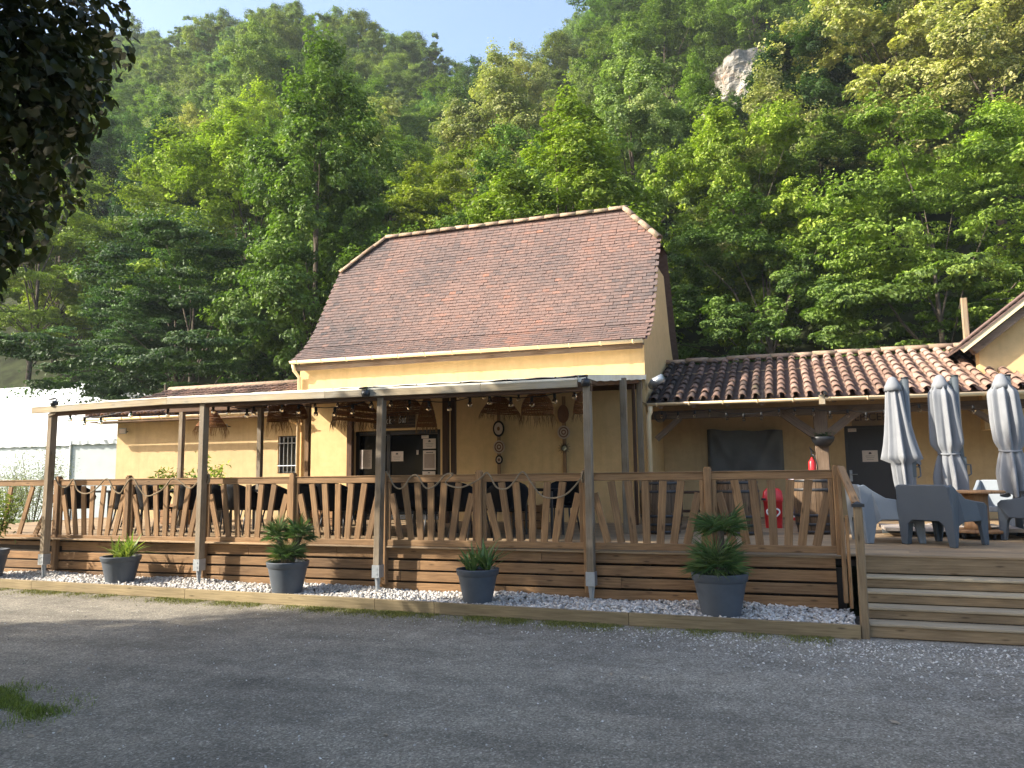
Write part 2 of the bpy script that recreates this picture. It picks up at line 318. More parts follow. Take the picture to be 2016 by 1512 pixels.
    def mesh(s, name, mat, org=(0, 0, 0), smooth=False):
        me = bpy.data.meshes.new(name); a = np.array(s.v, dtype=np.float64)-np.array(org)
        me.from_pydata(a.tolist(), [], s.f); uv = me.uv_layers.new(name='UVMap')
        flat = np.array([c for f in s.uv for q in f for c in q], dtype=np.float32); uv.data.foreach_set('uv', flat)
        at = me.attributes.new('tint', 'FLOAT', 'FACE'); at.data.foreach_set('value', np.array(s.t, dtype=np.float32))
        if smooth: me.polygons.foreach_set('use_smooth', [True]*len(me.polygons))
        me.materials.append(M[mat] if isinstance(mat, str) else mat); me.update(); return me
    def build(s, name, mat, parent=None, smooth=False, fix=False):
        org = ORG.get(parent, V((0, 0, 0)))
        me = s.mesh(name, mat, org, smooth)
        if fix:
            import bmesh
            bm = bmesh.new(); bm.from_mesh(me); bmesh.ops.recalc_face_normals(bm, faces=bm.faces); bm.to_mesh(me); bm.free()
        o = bpy.data.objects.new(name, me); COL.objects.link(o)
        if parent is not None: o.parent = parent; ORG[o] = org
        return o
def tag(o, label=None, cat=None, group=None, kind=None):
    if label: o['label'] = label
    if cat: o['category'] = cat
    if group: o['group'] = group
    if kind: o['kind'] = kind
    return o
def thing(name, label, cat, loc=(0, 0, 0), group=None, rz=0):
    o = bpy.data.objects.new(name, None); COL.objects.link(o); o.location = loc; o.empty_display_size = .2; ORG[o] = V(loc); o.rotation_euler.z = rz
    return tag(o, label, cat, group)
def inst(me, name, parent, mat4):
    o = bpy.data.objects.new(name, me); COL.objects.link(o)
    if parent is not None:
        o.parent = parent; mt = mat4.copy(); mt.translation = mt.translation-ORG.get(parent, V((0, 0, 0))); o.matrix_local = mt
    else: o.matrix_world = mat4
    return o
def copy_tree(o, parent=None, loc=None, rz=None, label=None, scale=None):
    c = o.copy(); COL.objects.link(c); c.parent = parent
    if loc is not None: c.location = loc
    if rz is not None: c.rotation_euler.z = rz
    if scale is not None: c.scale = scale if not isinstance(scale, (int, float)) else (scale,)*3
    if label: c['label'] = label
    for ch in o.children: copy_tree(ch, c)
    return c
def soup(name, verts, nper, tint, mat, parent=None, smooth=False, polys=None):
    """many small polygons of nper vertices each (numpy, fast)"""
    nf = len(verts)//nper; me = bpy.data.meshes.new(name)
    if polys is None: idx = np.arange(nf*nper, dtype=np.int32); ls = np.arange(0, nf*nper, nper, dtype=np.int32); nl = nf*nper
    else:
        base = np.arange(nf, dtype=np.int32)*nper; P = np.array(polys, dtype=np.int32); k = P.shape[1]
        idx = (base[:, None, None]+P[None]).reshape(-1); ls = np.arange(0, len(idx), k, dtype=np.int32); nl = len(idx); tint = np.repeat(tint, P.shape[0])
    me.vertices.add(len(verts)); me.vertices.foreach_set('co', np.asarray(verts, dtype=np.float32).reshape(-1))
    me.loops.add(nl); me.loops.foreach_set('vertex_index', idx)
    me.polygons.add(len(ls)); me.polygons.foreach_set('loop_start', ls)
    try: me.polygons.foreach_set('loop_total', np.full(len(ls), nl//len(ls), dtype=np.int32))
    except Exception: pass
    at = me.attributes.new('tint', 'FLOAT', 'FACE'); at.data.foreach_set('value', np.asarray(tint, dtype=np.float32))
    if smooth: me.polygons.foreach_set('use_smooth', [True]*len(ls))
    me.materials.append(M[mat] if isinstance(mat, str) else mat); me.update(calc_edges=True); me.validate()
    return me
# ================================================================== SETTING: ground, hillside, forest
def sstep(a, b, x): t = np.clip((x-a)/(b-a), 0, 1); return t*t*(3-2*t)
def terrain(X, Y):
    X = np.asarray(X, float); Y = np.asarray(Y, float)
    g = X+.345*Y                                              # lateral distance from the gully
    k = .67+.24*sstep(-3, -30, g)+.26*sstep(2, 24, g)
    z = k*np.maximum(0, Y-25.5)
    lim = 46+15*sstep(2, -24, g)+15*sstep(-20, -55, g)+80*sstep(4, 26, g)
    z = np.where(z > lim-8, lim-8+8*np.tanh((z-lim+8)/8), z)
    z = z+1.1*np.sin(X*.21+1)*np.cos(Y*.17)*sstep(27, 40, Y)
    return z
def grid(name, xs, ys, fz, mat):
    mb = MB(); nx = len(xs)
    for y in ys:
        for x in xs: mb.v.append((x, y, float(fz(x, y))))
    for j in range(len(ys)-1):
        for i in range(nx-1): mb.face([j*nx+i, j*nx+i+1, (j+1)*nx+i+1, (j+1)*nx+i])
    return mb.build(name, mat, None, True)
tag(grid('hillside', np.arange(-230, 131, 5.), np.arange(22, 191, 4.), lambda x, y: terrain(x, y)-.06-(.3 if y < 25 else 0), 'hill'), kind='structure')
g = MB().add([(-600, -300, -.03), (600, -300, -.03), (600, 600, -.03), (-600, 600, -.03)], [(0, 1, 2, 3)]).build('ground', 'meadow'); tag(g, kind='structure')
ap = MB().add([(-40, -25, 0), (30, -25, 0), (30, 10.2, 0), (-40, 10.2, 0)], [(0, 1, 2, 3)]).build('asphalt_yard', 'asphalt'); tag(ap, kind='structure')
# ------------------------------------------------------------------ leaves
def unit(a): return a/np.maximum(1e-9, np.linalg.norm(a, axis=-1, keepdims=True))
def leaf_quads(P, Nn, L, Wd, rng, droop=.25, fold=.18):
    """kite leaves: P centres, Nn normals, L lengths"""
    n = len(P); r = unit(rng.normal(size=(n, 3))+np.array([0, 0, -droop*2])); t = unit(r-Nn*np.sum(r*Nn, 1, keepdims=True)); b = np.cross(Nn, t)
    L = np.broadcast_to(L, (n,))[:, None]; W = L*Wd
    v = np.empty((n, 4, 3)); v[:, 0] = P-t*L*.5; v[:, 1] = P-b*W*.5-t*L*.08+Nn*L*fold; v[:, 2] = P+t*L*.5; v[:, 3] = P+b*W*.5-t*L*.08+Nn*L*fold
    return v.reshape(-1, 3)
def crown_points(rng, shape, R, H):
    """lobe centres, lobe radii in a crown of radius R and height H whose base is at z=0"""
    c = []; r = []
    for _ in range(20000):
        if len(c) >= shape['lobes']: break
        u = unit(rng.normal(size=3)); q = rng.uniform(.15, 1)**.42
        zz = u[2]*q; 
        if zz < shape.get('zmin', -.8): continue
        wid = 1.0
        k = shape.get('kind', 'round')
        tz = (zz+1)/2
        if k == 'cone': wid = 1.08-.72*tz
        elif k == 'dome': wid = .72+.35*math.sin(min(1, tz*1.15)*math.pi)
        elif k == 'full': wid = 1.12 if zz < 0 else 1.0
        elif k == 'vase': wid = .55+.55*tz
        lob = 1.0 if k == 'full' else 1+.22*math.sin(3*math.atan2(u[1], u[0])+shape['ph'])*(1-abs(zz))+.14*math.sin(7*zz+shape['ph']*2)
        p = np.array([u[0]*q*R*wid*lob, u[1]*q*R*wid*lob, (tz*(1+.08*rng.normal()))*H])
        rr = shape['lr']*rng.uniform(.65, 1.35)
        if all(np.linalg.norm(p-x) > .72*min(rr, y) for x, y in zip(c[-60:], r[-60:])): c.append(p); r.append(rr)
    return np.array(c), np.array(r)
def make_crown(seed, shape, R, H, nleaf, leaf):
    rng = np.random.default_rng(seed); shape = dict(shape); shape['ph'] = rng.uniform(0, 6)
    C, Rr = crown_points(rng, shape, R, H); k = len(C); cen = np.array([0, 0, H*.42])
    w = Rr**2; idx = rng.choice(k, nleaf, p=w/w.sum())
    fl = shape.get('flat', .6); outw = unit((C-cen)/np.array([R, R, H*.5])); K = 13
    sub_ = unit(rng.normal(size=(k, K, 3))+np.array([0, 0, .55])+.75*outw[:, None]); sr = rng.uniform(.55, 1.08, (k, K)); st_ = rng.normal(size=(k, K))*.17
    si = rng.integers(0, K, nleaf); d0 = sub_[idx, si]; q = rng.normal(size=(nleaf, 3)); q = q/np.maximum(.6, np.linalg.norm(q, axis=1, keepdims=True))
    P = C[idx]+(d0*(sr[idx, si]*Rr[idx])[:, None]+q*(Rr[idx]*.24)[:, None]*np.array([1.15, 1.15, .7]))*np.array([1, 1, fl])
    d = unit(d0*.7+unit(q)*.6)
    # ragged sprays sticking out
    sp = rng.random(nleaf) < .12; P[sp] += outw[idx[sp]]*rng.uniform(.1, .55, sp.sum())[:, None]*Rr[idx[sp]][:, None]
    Nn = unit(d*.65+np.array([0, 0, .7])+rng.normal(size=(nleaf, 3))*.33)
    lt = rng.uniform(0, 1, k); tint = np.clip(.5+.45*(lt[idx]-.5)+st_[idx, si]+rng.normal(size=nleaf)*.17, 0, 1)
    verts = leaf_quads(P, Nn, leaf*rng.uniform(.6, 1.35, nleaf), .62, rng)
    return verts, tint, C
TRI = [(0, 1, 2), (0, 2, 3)]
def limbs(C, z0, zc, R, rng, mat, trunk_r, lean=(0, 0), nl=12):
    """trunk and limbs: returns trunk MB and limbs MB; trunk base at z=-1"""
    tb = MB(); top = V((lean[0], lean[1], z0+zc*.62)); pts = []; n = 7
    for i in range(n):
        t = i/(n-1); pts.append(V((lean[0]*t+.14*math.sin(t*5+trunk_r*40)*t, lean[1]*t+.12*math.cos(t*4), -1+(top.z+1)*t)))
    tb.tube(pts, [trunk_r*(1.35 if i == 0 else 1-.75*i/(n-1)) for i in range(n)], 8)
    lb = MB(); sel = rng.choice(len(C), min(nl, len(C)), replace=False)
    for s_ in sel:
        e = V(C[s_])+V((0, 0, z0)); ti = min(.97, max(.35, .25+.75*(e.z-z0*.5)/(top.z+zc*.5))); q = pts[int(ti*(n-1))]
        if (e-q).length < .4: continue
        mid = q.lerp(e, .5)+V((0, 0, .12*(e-q).length)); r0 = trunk_r*.26
        lb.tube([q, q.lerp(mid, .6)+V((rng.normal()*.08, rng.normal()*.08, 0)), mid, e], [r0, r0*.75, r0*.55, r0*.18], 5, False)
    return tb, lb
SHAPES = dict(
    round=dict(kind='dome', lobes=64, lr=1.05, flat=.82), airy=dict(kind='round', lobes=50, lr=.82, flat=.5, zmin=-.75),
    tall=dict(kind='cone', lobes=70, lr=1.0, flat=.9), layered=dict(kind='dome', lobes=58, lr=1.25, flat=.24), bushy=dict(kind='dome', lobes=48, lr=1.15, flat=.85),
    vase=dict(kind='vase', lobes=60, lr=1.0, flat=.65))
PROTO = {}
def proto(key, shape, R, H, z0, nleaf, leaf, tr, bark='bark', seed=1):
    v, t, C = make_crown(seed, SHAPES[shape], R, H, nleaf, leaf); v = v+np.array([0, 0, z0])
    rng = np.random.default_rng(seed+99); tb, lb = limbs(C, z0, H, R, rng, bark, tr, nl=14)
    PROTO[key] = (v, t, tb.mesh('trunk', bark, smooth=True), lb.mesh('limb', bark, smooth=True), R, z0+H, {})
def crown_mesh(key):
    v, t, *_, cache = PROTO[key]
    if 'm' not in cache: cache['m'] = soup('crown', v, 4, t, 'leaves', polys=TRI)
    return cache['m']
LCOL = dict(lime=(.375, .46, .066), mid=(.22, .315, .062), deep=(.092, .165, .052), pale=(.52, .51, .22), sage=(.295, .36, .125))
for i, (k, sh, R, H, z0, n, lf, tr) in enumerate([
        ('n1', 'round', 4.2, 9.5, 2.6, 80000, .145, .20), ('n2', 'layered', 4.8, 8.5, 2.2, 84000, .13, .17), ('n3', 'tall', 3.9, 11.0, 2.4, 84000, .145, .21), ('n4', 'vase', 4.5, 8.6, 3.4, 74000, .14, .19),
        ('f1', 'round', 4.3, 8.6, 2.0, 56000, .155, .18), ('f2', 'airy', 3.9, 8.4, 2.6, 44000, .15, .16), ('f3', 'tall', 3.6, 10.2, 2.0, 56000, .155, .18), ('f4', 'bushy', 4.6, 7.4, 1.2, 56000, .155, .17), ('f5', 'layered', 4.5, 8.2, 1.6, 54000, .145, .17)]):
    proto(k, sh, R, H, z0, n, lf, tr, seed=20+i)
def plant_tree(key, leafmat, loc, sc, rz, label, group, name):
    v, t, tm, lm, R, TH, _ = PROTO[key]
    root = thing(name, label, 'tree', loc, group, rz); root.scale = sc if isinstance(sc, tuple) else (sc,)*3
    for nm, me in (('trunk', tm), ('limbs', lm), ('crown', crown_mesh(key))):
        o = bpy.data.objects.new(nm, me); COL.objects.link(o); o.parent = root
        j = rng.uniform(.74, 1.22); h_ = rng.normal()*.06; c_ = LCOL[leafmat]; o.color = (c_[0]*j*(1+h_), c_[1]*j, c_[2]*j*(1-h_*2), 1)
    return root
# ---- colour of each crown, read off the photograph (pixel anchors -> kind of tree)
ANCH = [(300, 60, 'sage'), (450, 60, 'sage'), (380, 130, 'sage'), (560, 80, 'sage'), (700, 90, 'sage'), (860, 130, 'sage'), (960, 150, 'deep'), (1040, 170, 'pale'), (640, 170, 'mid'), (720, 200, 'mid'), (900, 210, 'mid'), (820, 190, 'sage'),
        (350, 270, 'pale'), (270, 230, 'mid'), (480, 300, 'lime'), (660, 250, 'pale'), (600, 290, 'pale'), (790, 250, 'mid'), (830, 290, 'lime'), (960, 260, 'deep'), (1000, 300, 'deep'), (1010, 380, 'pale'), (880, 390, 'lime'), (760, 400, 'mid'), (700, 340, 'sage'),
        (560, 420, 'lime'), (600, 380, 'mid'), (480, 440, 'lime'), (300, 420, 'deep'), (330, 500, 'deep'), (150, 520, 'lime'), (100, 560, 'lime'), (220, 560, 'lime'), (60, 650, 'mid'), (200, 680, 'mid'), (400, 560, 'deep'), (420, 640, 'deep'), (600, 540, 'mid'), (560, 600, 'mid'), (540, 700, 'deep'), (300, 740, 'mid'),
        (1160, 110, 'sage'), (1200, 150, 'mid'), (1270, 60, 'mid'), (1330, 40, 'mid'), (1150, 230, 'lime'), (1250, 260, 'sage'), (1290, 230, 'pale'), (1120, 320, 'mid'), (1200, 330, 'lime'), (1380, 130, 'sage'), (1450, 60, 'mid'), (1550, 60, 'deep'), (1650, 90, 'mid'), (1700, 60, 'deep'), (1620, 180, 'mid'), (1700, 150, 'deep'),
        (1480, 250, 'mid'), (1540, 200, 'mid'), (1490, 320, 'pale'), (1400, 300, 'mid'), (1700, 230, 'lime'), (1640, 300, 'lime'), (1820, 150, 'pale'), (1870, 130, 'pale'), (1900, 170, 'pale'), (1840, 230, 'lime'), (1980, 120, 'lime'), (1950, 60, 'mid'), (1850, 40, 'mid'), (1980, 230, 'lime'),
        (1350, 400, 'mid'), (1430, 420, 'sage'), (1350, 500, 'deep'), (1500, 460, 'mid'), (1600, 420, 'lime'), (1700, 420, 'mid'), (1800, 350, 'mid'), (1900, 430, 'sage'), (1850, 520, 'mid'), (1990, 400, 'mid'), (1500, 540, 'lime'), (1620, 520, 'lime'), (1700, 580, 'mid'), (1480, 620, 'deep'), (1600, 650, 'mid'), (1800, 650, 'deep'), (1950, 600, 'mid'), (1380, 640, 'deep')]
CN = dict(lime='bright lime-green', mid='mid-green', deep='dark green', pale='pale yellow flowering', sage='soft sage-green')
def hit(px, py):
    for D in np.arange(24, 160, .5):
        p = atY(px, py, D)
        if p.z < float(terrain(p.x, p.y)): return p
    return p
rk = hit(1470, 205)
rng = np.random.default_rng(11); FOREST = []
Y = 26.5; row = 0
while Y < 112:
    sp = 4.7+.028*Y; x0 = -1.46*Y; x1 = .36*Y
    X = x0+rng.uniform(0, sp)
    while X < x1:
        px, py = X+rng.normal()*sp*.16, Y+rng.normal()*sp*.18
        X += sp*rng.uniform(.8, 1.2)
        zb = float(terrain(px, py))
        near = py < 47
        sc = rng.uniform(.76, 1.16)*(1.0 if near else .95+.15*rng.random())
        top = proj((px, py, zb+11.5*sc)); mid = proj((px, py, zb+8*sc)); base = proj((px, py, zb+3*sc))
        if mid[0] < -160 or mid[0] > 2180 or base[1] < -40 or top[2] < 5: continue
        if px < -29 and py < 31: continue                                # trees left out so their shadows stay off the marquee
        if 600 < mid[0] < 1290 and top[1] > 470: continue              # wholly behind the house
        if mid[0] < 190 and mid[1] < 430 and top[1] < 330 and mid[0]+260 < 200: continue
        hwp = 4.2*sc*FPX/mid[2]
        if py < rk.y+2 and abs(mid[0]-1468) < 62+hwp*.8 and top[1] < 185 and base[1] > 60: continue     # leaves the rock face free
        an = min(ANCH, key=lambda a: (a[0]-mid[0])**2+((a[1]-(top[1]*.6+mid[1]*.4))*1.2)**2)[2]
        FOREST.append(dict(x=px, y=py, z=zb, sc=sc, kind=an, row=row, near=near, sx=mid[0], sy=mid[1]))
    Y += sp*.98; row += 1
for px, yt, sc, kd in ((1365, 250, .75, 'mid'), (1440, 270, .55, 'sage'), (1510, 300, .75, 'mid'), (1605, 235, .8, 'mid'), (1465, 340, .85, 'lime'), (1600, 120, .85, 'deep')):
    for D in np.arange(26, 120, .4):
        p = atY(px, yt, D)
        if p.z-float(terrain(p.x, p.y)) < 11.2*sc: break
    FOREST.append(dict(x=p.x, y=p.y, z=float(terrain(p.x, p.y)), sc=sc, kind=kd, row=min(FOREST, key=lambda t: abs(t['y']-p.y))['row'], near=p.y < 47, sx=px, sy=yt+60))
for ax, ay in ((350, 285), (660, 270), (600, 290), (1010, 390), (1490, 335), (1290, 245), (1830, 170), (1905, 160), (1050, 170)):
    min(FOREST, key=lambda t: (t['sx']-ax)**2+(t['sy']-ay)**2)['kind'] = 'pale'
ORD = ['first', 'second', 'third', 'fourth', 'fifth', 'sixth', 'seventh', 'eighth', 'ninth', 'tenth', 'eleventh', 'twelfth', 'thirteenth', 'fourteenth', 'fifteenth', 'sixteenth', 'seventeenth', 'eighteenth', 'nineteenth', 'twentieth',
       'twenty-first', 'twenty-second', 'twenty-third', 'twenty-fourth', 'twenty-fifth', 'twenty-sixth', 'twenty-seventh', 'twenty-eighth', 'twenty-ninth', 'thirtieth']
def rowname(r, last):
    if r == 0: return 'lowest row behind the buildings'
    if r == last: return 'topmost hill row'
    return '%s row up the hill' % ORD[r]
lastrow = max(t['row'] for t in FOREST)
for r in range(lastrow+1):
    L = sorted([t for t in FOREST if t['row'] == r], key=lambda t: t['sx'])
    for i, t in enumerate(L):
        t['label'] = '%s tree, %s from left in the %s' % (CN[t['kind']], ORD[i], rowname(r, lastrow))
NEARK = dict(lime=['n1', 'n2', 'n4'], mid=['n1', 'n2', 'n3', 'n4'], deep=['n2', 'n3', 'n1'], pale=['n3', 'n1'], sage=['n4', 'n3'])
FARK = dict(lime=['f1', 'f2', 'f5'], mid=['f1', 'f3', 'f4', 'f5'], deep=['f3', 'f5', 'f4'], pale=['f3', 'f1', 'f4'], sage=['f2', 'f3', 'f1'])
for t in FOREST:
    key = rng.choice((NEARK if t['near'] else FARK)[t['kind']]); s_ = t['sc']
    plant_tree(str(key), t['kind'], (t['x'], t['y'], t['z']), (s_*rng.uniform(.9, 1.12), s_*rng.uniform(.9, 1.12), s_*rng.uniform(.88, 1.12)), rng.uniform(0, 6.28), t['label'], 'trees on the wooded hillside', 'hillside_tree')
print('forest', len(FOREST))
# ---- limestone crag among the trees
def crag(c, w, h, d, seed, label):
    rg = np.random.default_rng(seed); mb = MB(); n, k = 64, 40
    ph = rg.uniform(0, 6, 8)
    for i in range(k):
        t = i/(k-1)
        for j in range(n):
            a = 2*math.pi*j/n; e = 1-.30*t**2.2-(.55*(t-.9)/.1 if t > .9 else 0)
            r = e*(1+.10*math.sin(3*a+ph[0])+.08*math.sin(5*a+ph[1]+4*t)+.07*math.sin(9*a+ph[2]-7*t)+.05*math.sin(17*a+ph[4]+5*math.sin(9*t))+.035*abs(math.sin(23*t+2*a))+rg.normal()*.012)
            mb.v.append((c[0]+math.cos(a)*w/2*r, c[1]+math.sin(a)*d/2*r, c[2]+h*(t+.06*math.sin(2*a+ph[3])*t)))
    for i in range(k-1):
        for j in range(n): q = (j+1) % n; mb.face([i*n+j, i*n+q, (i+1)*n+q, (i+1)*n+j])
    mb.face([(k-1)*n+j for j in range(n)])
    return tag(mb.build('rock_crag', 'rock'), label, 'rock')
crag((rk.x, rk.y, rk.z-3.5), .115*rk.y, .122*rk.y, 6, 3, 'pale limestone crag rising out of the trees on the right slope'); print('crag', rk)
# ------------------------------------------------------------------ linden trees beside and behind the viewpoint
def linden_mesh():
    rg = np.random.default_rng(5); R, H = 3.35, 10.0
    sh = dict(kind='full', lobes=190, lr=.85, flat=.8, ph=1.3, zmin=-.99); C, Rr = crown_points(rg, sh, R, H); n = 90000
    idx = rg.choice(len(C), n, p=Rr**2/(Rr**2).sum()); d = unit(rg.normal(size=(n, 3))+np.array([0, 0, .15])); cen = np.array([0, 0, H*.45]); ow = unit((C-cen)/np.array([R, R, H*.5]))
    d = unit(d+.5*ow[idx]); P = C[idx]+d*(Rr[idx]*rg.uniform(.2, 1.05, n)**.5)[:, None]*np.array([1, 1, .8])
    Nn = unit(d*.5+np.array([0, 0, .45])+rg.normal(size=(n, 3))*.45); L = .125*rg.uniform(.65, 1.3, n)
    r = unit(rg.normal(size=(n, 3))*.6+np.array([0, 0, -1.1])+d*.5); t = unit(r-Nn*np.sum(r*Nn, 1, keepdims=True)); b = np.cross(Nn, t); L = L[:, None]
    v = np.empty((n, 7, 3))                               # heart-shaped leaf: two lobes, tip, folded along the rib
    for i, (a, c, h) in enumerate([(-.38, 0, -.02), (-.50, -.27, .05), (-.18, -.44, .10), (.18, -.30, .07), (.5, 0, -.12), (.18, .30, .07), (-.18, .44, .10)]): v[:, i] = P+t*L*a+b*L*c+Nn*L*h
    v8 = np.concatenate([v, (P-t*L*.50+b*L*.27+Nn*L*.05)[:, None]], 1)
    tint = np.clip(.45+rg.normal(size=n)*.25, 0, 1)
    return v8.reshape(-1, 3), tint, C
lv, lt_, LC = linden_mesh(); LZ = 2.3
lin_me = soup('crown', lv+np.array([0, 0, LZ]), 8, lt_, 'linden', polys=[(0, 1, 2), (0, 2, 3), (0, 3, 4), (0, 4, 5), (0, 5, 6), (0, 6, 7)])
ltb, llb = limbs(LC, LZ, 10.4, 4, np.random.default_rng(3), 'bark', .24, nl=40)
ltm, llm = ltb.mesh('trunk', 'bark', smooth=True), llb.mesh('limbs', 'bark', smooth=True)
def linden(loc, rz, sc, label):
    root = thing('linden_tree', label, 'tree', loc, 'linden trees around the yard', rz); root.scale = sc
    for nm, me in (('trunk', ltm), ('limbs', llm), ('crown', lin_me)):
        o = bpy.data.objects.new(nm, me); COL.objects.link(o); o.parent = root
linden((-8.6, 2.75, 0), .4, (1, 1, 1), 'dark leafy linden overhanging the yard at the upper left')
linden((-12.2, -7.2, 0), 2.1, (1.1, 1.1, 1.1), 'linden standing behind the viewpoint, farther from the terrace')
linden((-17.2, -2.3, 0), 4.0, (.95, .95, 1.05), 'linden standing behind and left of the overhanging linden')
# ---- added unseen trees behind the viewpoint: they block low sky light and bounce
for i, (x, y, s_, kd, ky) in enumerate(((-30, -8, 1.1, 'mid', 'f3'), (-24, -17, 1.2, 'deep', 'f5'), (-13, -24, 1.15, 'mid', 'f1'), (-3, -27, 1.2, 'sage', 'f4'), (8, -24, 1.1, 'mid', 'f5')  )):
    plant_tree(ky, kd, (x, y, 0), s_, i*1.3, '%s tree %s added beyond the yard to block low sky light, out of view behind the viewpoint' % (CN[kd], ['first', 'second', 'third', 'fourth', 'fifth', 'sixth', 'seventh', 'eighth', 'ninth', 'tenth'][i]), 'added trees blocking low sky light', 'sky_block_tree')
# ================================================================== BUILDINGS
def lerp(a, b, t): return a+(b-a)*t
def gutter_run(parent, x0, x1, y, z0, z1, r=.065, name='gutter', band=.62):
    mb = MB(); n = 9; o = 0                                    # half-round channel
    for x, z in ((x0, z0), (x1, z1)):
        for rr in (r, r-.012):
            for k in range(n): a = math.pi+math.pi*k/(n-1); mb.v.append((x, y+math.cos(a)*rr, z+math.sin(a)*rr))
    for k in range(n-1):
        mb.face([k, k+1, 2*n+k+1, 2*n+k]); mb.face([n+k+1, n+k, 3*n+k, 3*n+k+1])
    mb.face([0, 2*n, 3*n, n]); mb.face([n-1, 2*n-1, 4*n-1, 3*n-1])
    for k in range(n-1): mb.face([k+1, k, n+k, n+k+1]); mb.face([2*n+k, 2*n+k+1, 3*n+k+1, 3*n+k])
    g_ = mb.build(name, 'gutter', parent, True)
    k = int(abs(x1-x0)/band)
    for i in range(k+1):
        t = (i+.3)/(k+.6); x = lerp(x0, x1, t); z = lerp(z0, z1, t); b = MB(); pts = [(x, y+math.cos(a)*(r+.004), z+math.sin(a)*(r+.004)) for a in np.linspace(math.pi, 2*math.pi, 8)]
        b.tube(pts, .012, 5); b.build('bracket', 'gutter', g_)
    return g_
# ------------------------------------------------------------------ main house
WY = 15.0; HX0, HX1 = -10.45, -2.50; HB = 19.6
PROF = [(14.78, 4.30), (15.30, 4.66), (15.72, 5.12), (16.12, 5.76), (16.50, 6.38), (16.92, 6.98), (17.45, 7.86)]
house = thing('main_house', 'tall yellow rendered house with a steep brown flat-tiled roof behind the terrace', 'house', ((HX0+HX1)/2, 17.3, 0))
dl, dr = atY(697, 900, WY).x, atY(867, 900, WY).x; dtop = atY(780, 847, WY).z
w = MB(); w.box((HX0, WY, 0), (dl, WY+.35, 4.42)); w.box((dr, WY, 0), (HX1, WY+.35, 4.42)); w.box((dl, WY, dtop), (dr, WY+.35, 4.42))
w.box((dl, WY, 0), (dr, WY+.35, .73)); w.build('wall', 'wall', house)
rearprof = [(HB-.05-(y-14.78)*(HB-17.45)/(17.45-14.78), z) for y, z in PROF]
for nm, xx, sx in (('gable', HX1-.003, -1), ('gable', HX0+.003, 1)):
    poly = [(xx, WY+.36, 0), (xx, HB-.2, 0), (xx, HB-.2, 4.35)]+[(xx, y-.02, z-.05) for y, z in rearprof[1:5]]+[(xx, y+.02, z-.05) for y, z in PROF[5:0:-1] if z < 6.9]+[(xx, WY+.36, 4.35)]
    if sx > 0: poly = poly[::-1]
    MB().prism(poly, (sx*.3, 0, 0)).build(nm, 'wall', house, fix=True)
MB().box((HX0, HB-.5, 0), (HX1, HB-.2, 4.3)).build('rear_wall', 'wall', house)
# roof: arc-length profile
SEG = [0]
for a, b in zip(PROF[:-1], PROF[1:]): SEG.append(SEG[-1]+math.hypot(b[0]-a[0], b[1]-a[1]))
def rp(s):
    for i in range(len(SEG)-1):
        if s <= SEG[i+1] or i == len(SEG)-2:
            t = (s-SEG[i])/(SEG[i+1]-SEG[i]); a, b = PROF[i], PROF[i+1]; T = V((0, b[0]-a[0], b[1]-a[1])).normalized(); return lerp(a[0], b[0], t), lerp(a[1], b[1], t), T
SH = SEG[5]-.12; RX0, RX1, RL, RR_ = -10.56, -2.40, -9.56, -3.27
def xlim(s):
    if s <= SH: return RX0, RX1
    t = (s-SH)/(SEG[-1]-SH); return lerp(RX0, RL, t), lerp(RX1, RR_, t)
base = MB(); rows_ = [0, .3, .6, 1, 1.5, 2, 2.5, 3, SH, SH+.3, SEG[-1]]
rows_ = sorted(set([q for q in SEG]+[SH]))
for s_ in rows_:
    y, z, T = rp(s_); a, b = xlim(s_); base.v += [(a, y, z-.02), (b, y, z-.02)]
for i in range(len(rows_)-1): base.face([2*i, 2*i+1, 2*i+3, 2*i+2])
o = len(base.v)                                             # rear slope and hip ends
yh = rp(SH)
rb = [(17.45, 7.84), (18.2, 6.62), (19.0, 5.3), (19.75, 4.30)]
hz = yh[1]; hyr = 18.05
base.add([(RL, 17.45, 7.84), (RR_, 17.45, 7.84), (RX1, hyr, hz-.02), (RX0, hyr, hz-.02), (RX1, 19.75, 4.3), (RX0, 19.75, 4.3), (RX1, yh[0], hz-.02), (RX0, yh[0], hz-.02)],
         [(1, 0, 3, 2), (2, 3, 5, 4), (1, 2, 6), (0, 7, 3)])
base.tint = .4; base.t = [.4]*len(base.t)
roof = base.build('roof', 'maintile', house)
EXPO, TWD = .098, .165; tiles = []
s_ = 0.0; r_i = 0; tr = random.Random(4)
def vnoise(x, y):
    return (math.sin(x*1.3+1.7*math.sin(y*.9+.5))+math.sin(y*1.9+x*.7+2)+math.sin(x*2.7-y*1.1))/3
while s_ < SEG[-1]-.05:
    y, z, T = rp(s_); a, b = xlim(s_+.04); x = a+(TWD/2 if r_i % 2 else TWD)-.04
    if r_i % 2 == 0: tiles.append((a+TWD*.30, s_, TWD*.6))
    while x < b-.03: tiles.append((x, s_, TWD)); x += TWD
    s_ += EXPO; r_i += 1
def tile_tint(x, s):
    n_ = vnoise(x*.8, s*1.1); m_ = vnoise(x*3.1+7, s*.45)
    return min(1, max(0, .42+.16*n_+.26*max(0, m_)*max(0, 1-abs(x+6)/4.5)+tr.gauss(0, .085)+(.22 if tr.random() < .02 else 0)-(.16 if x < -9.3 else 0)))
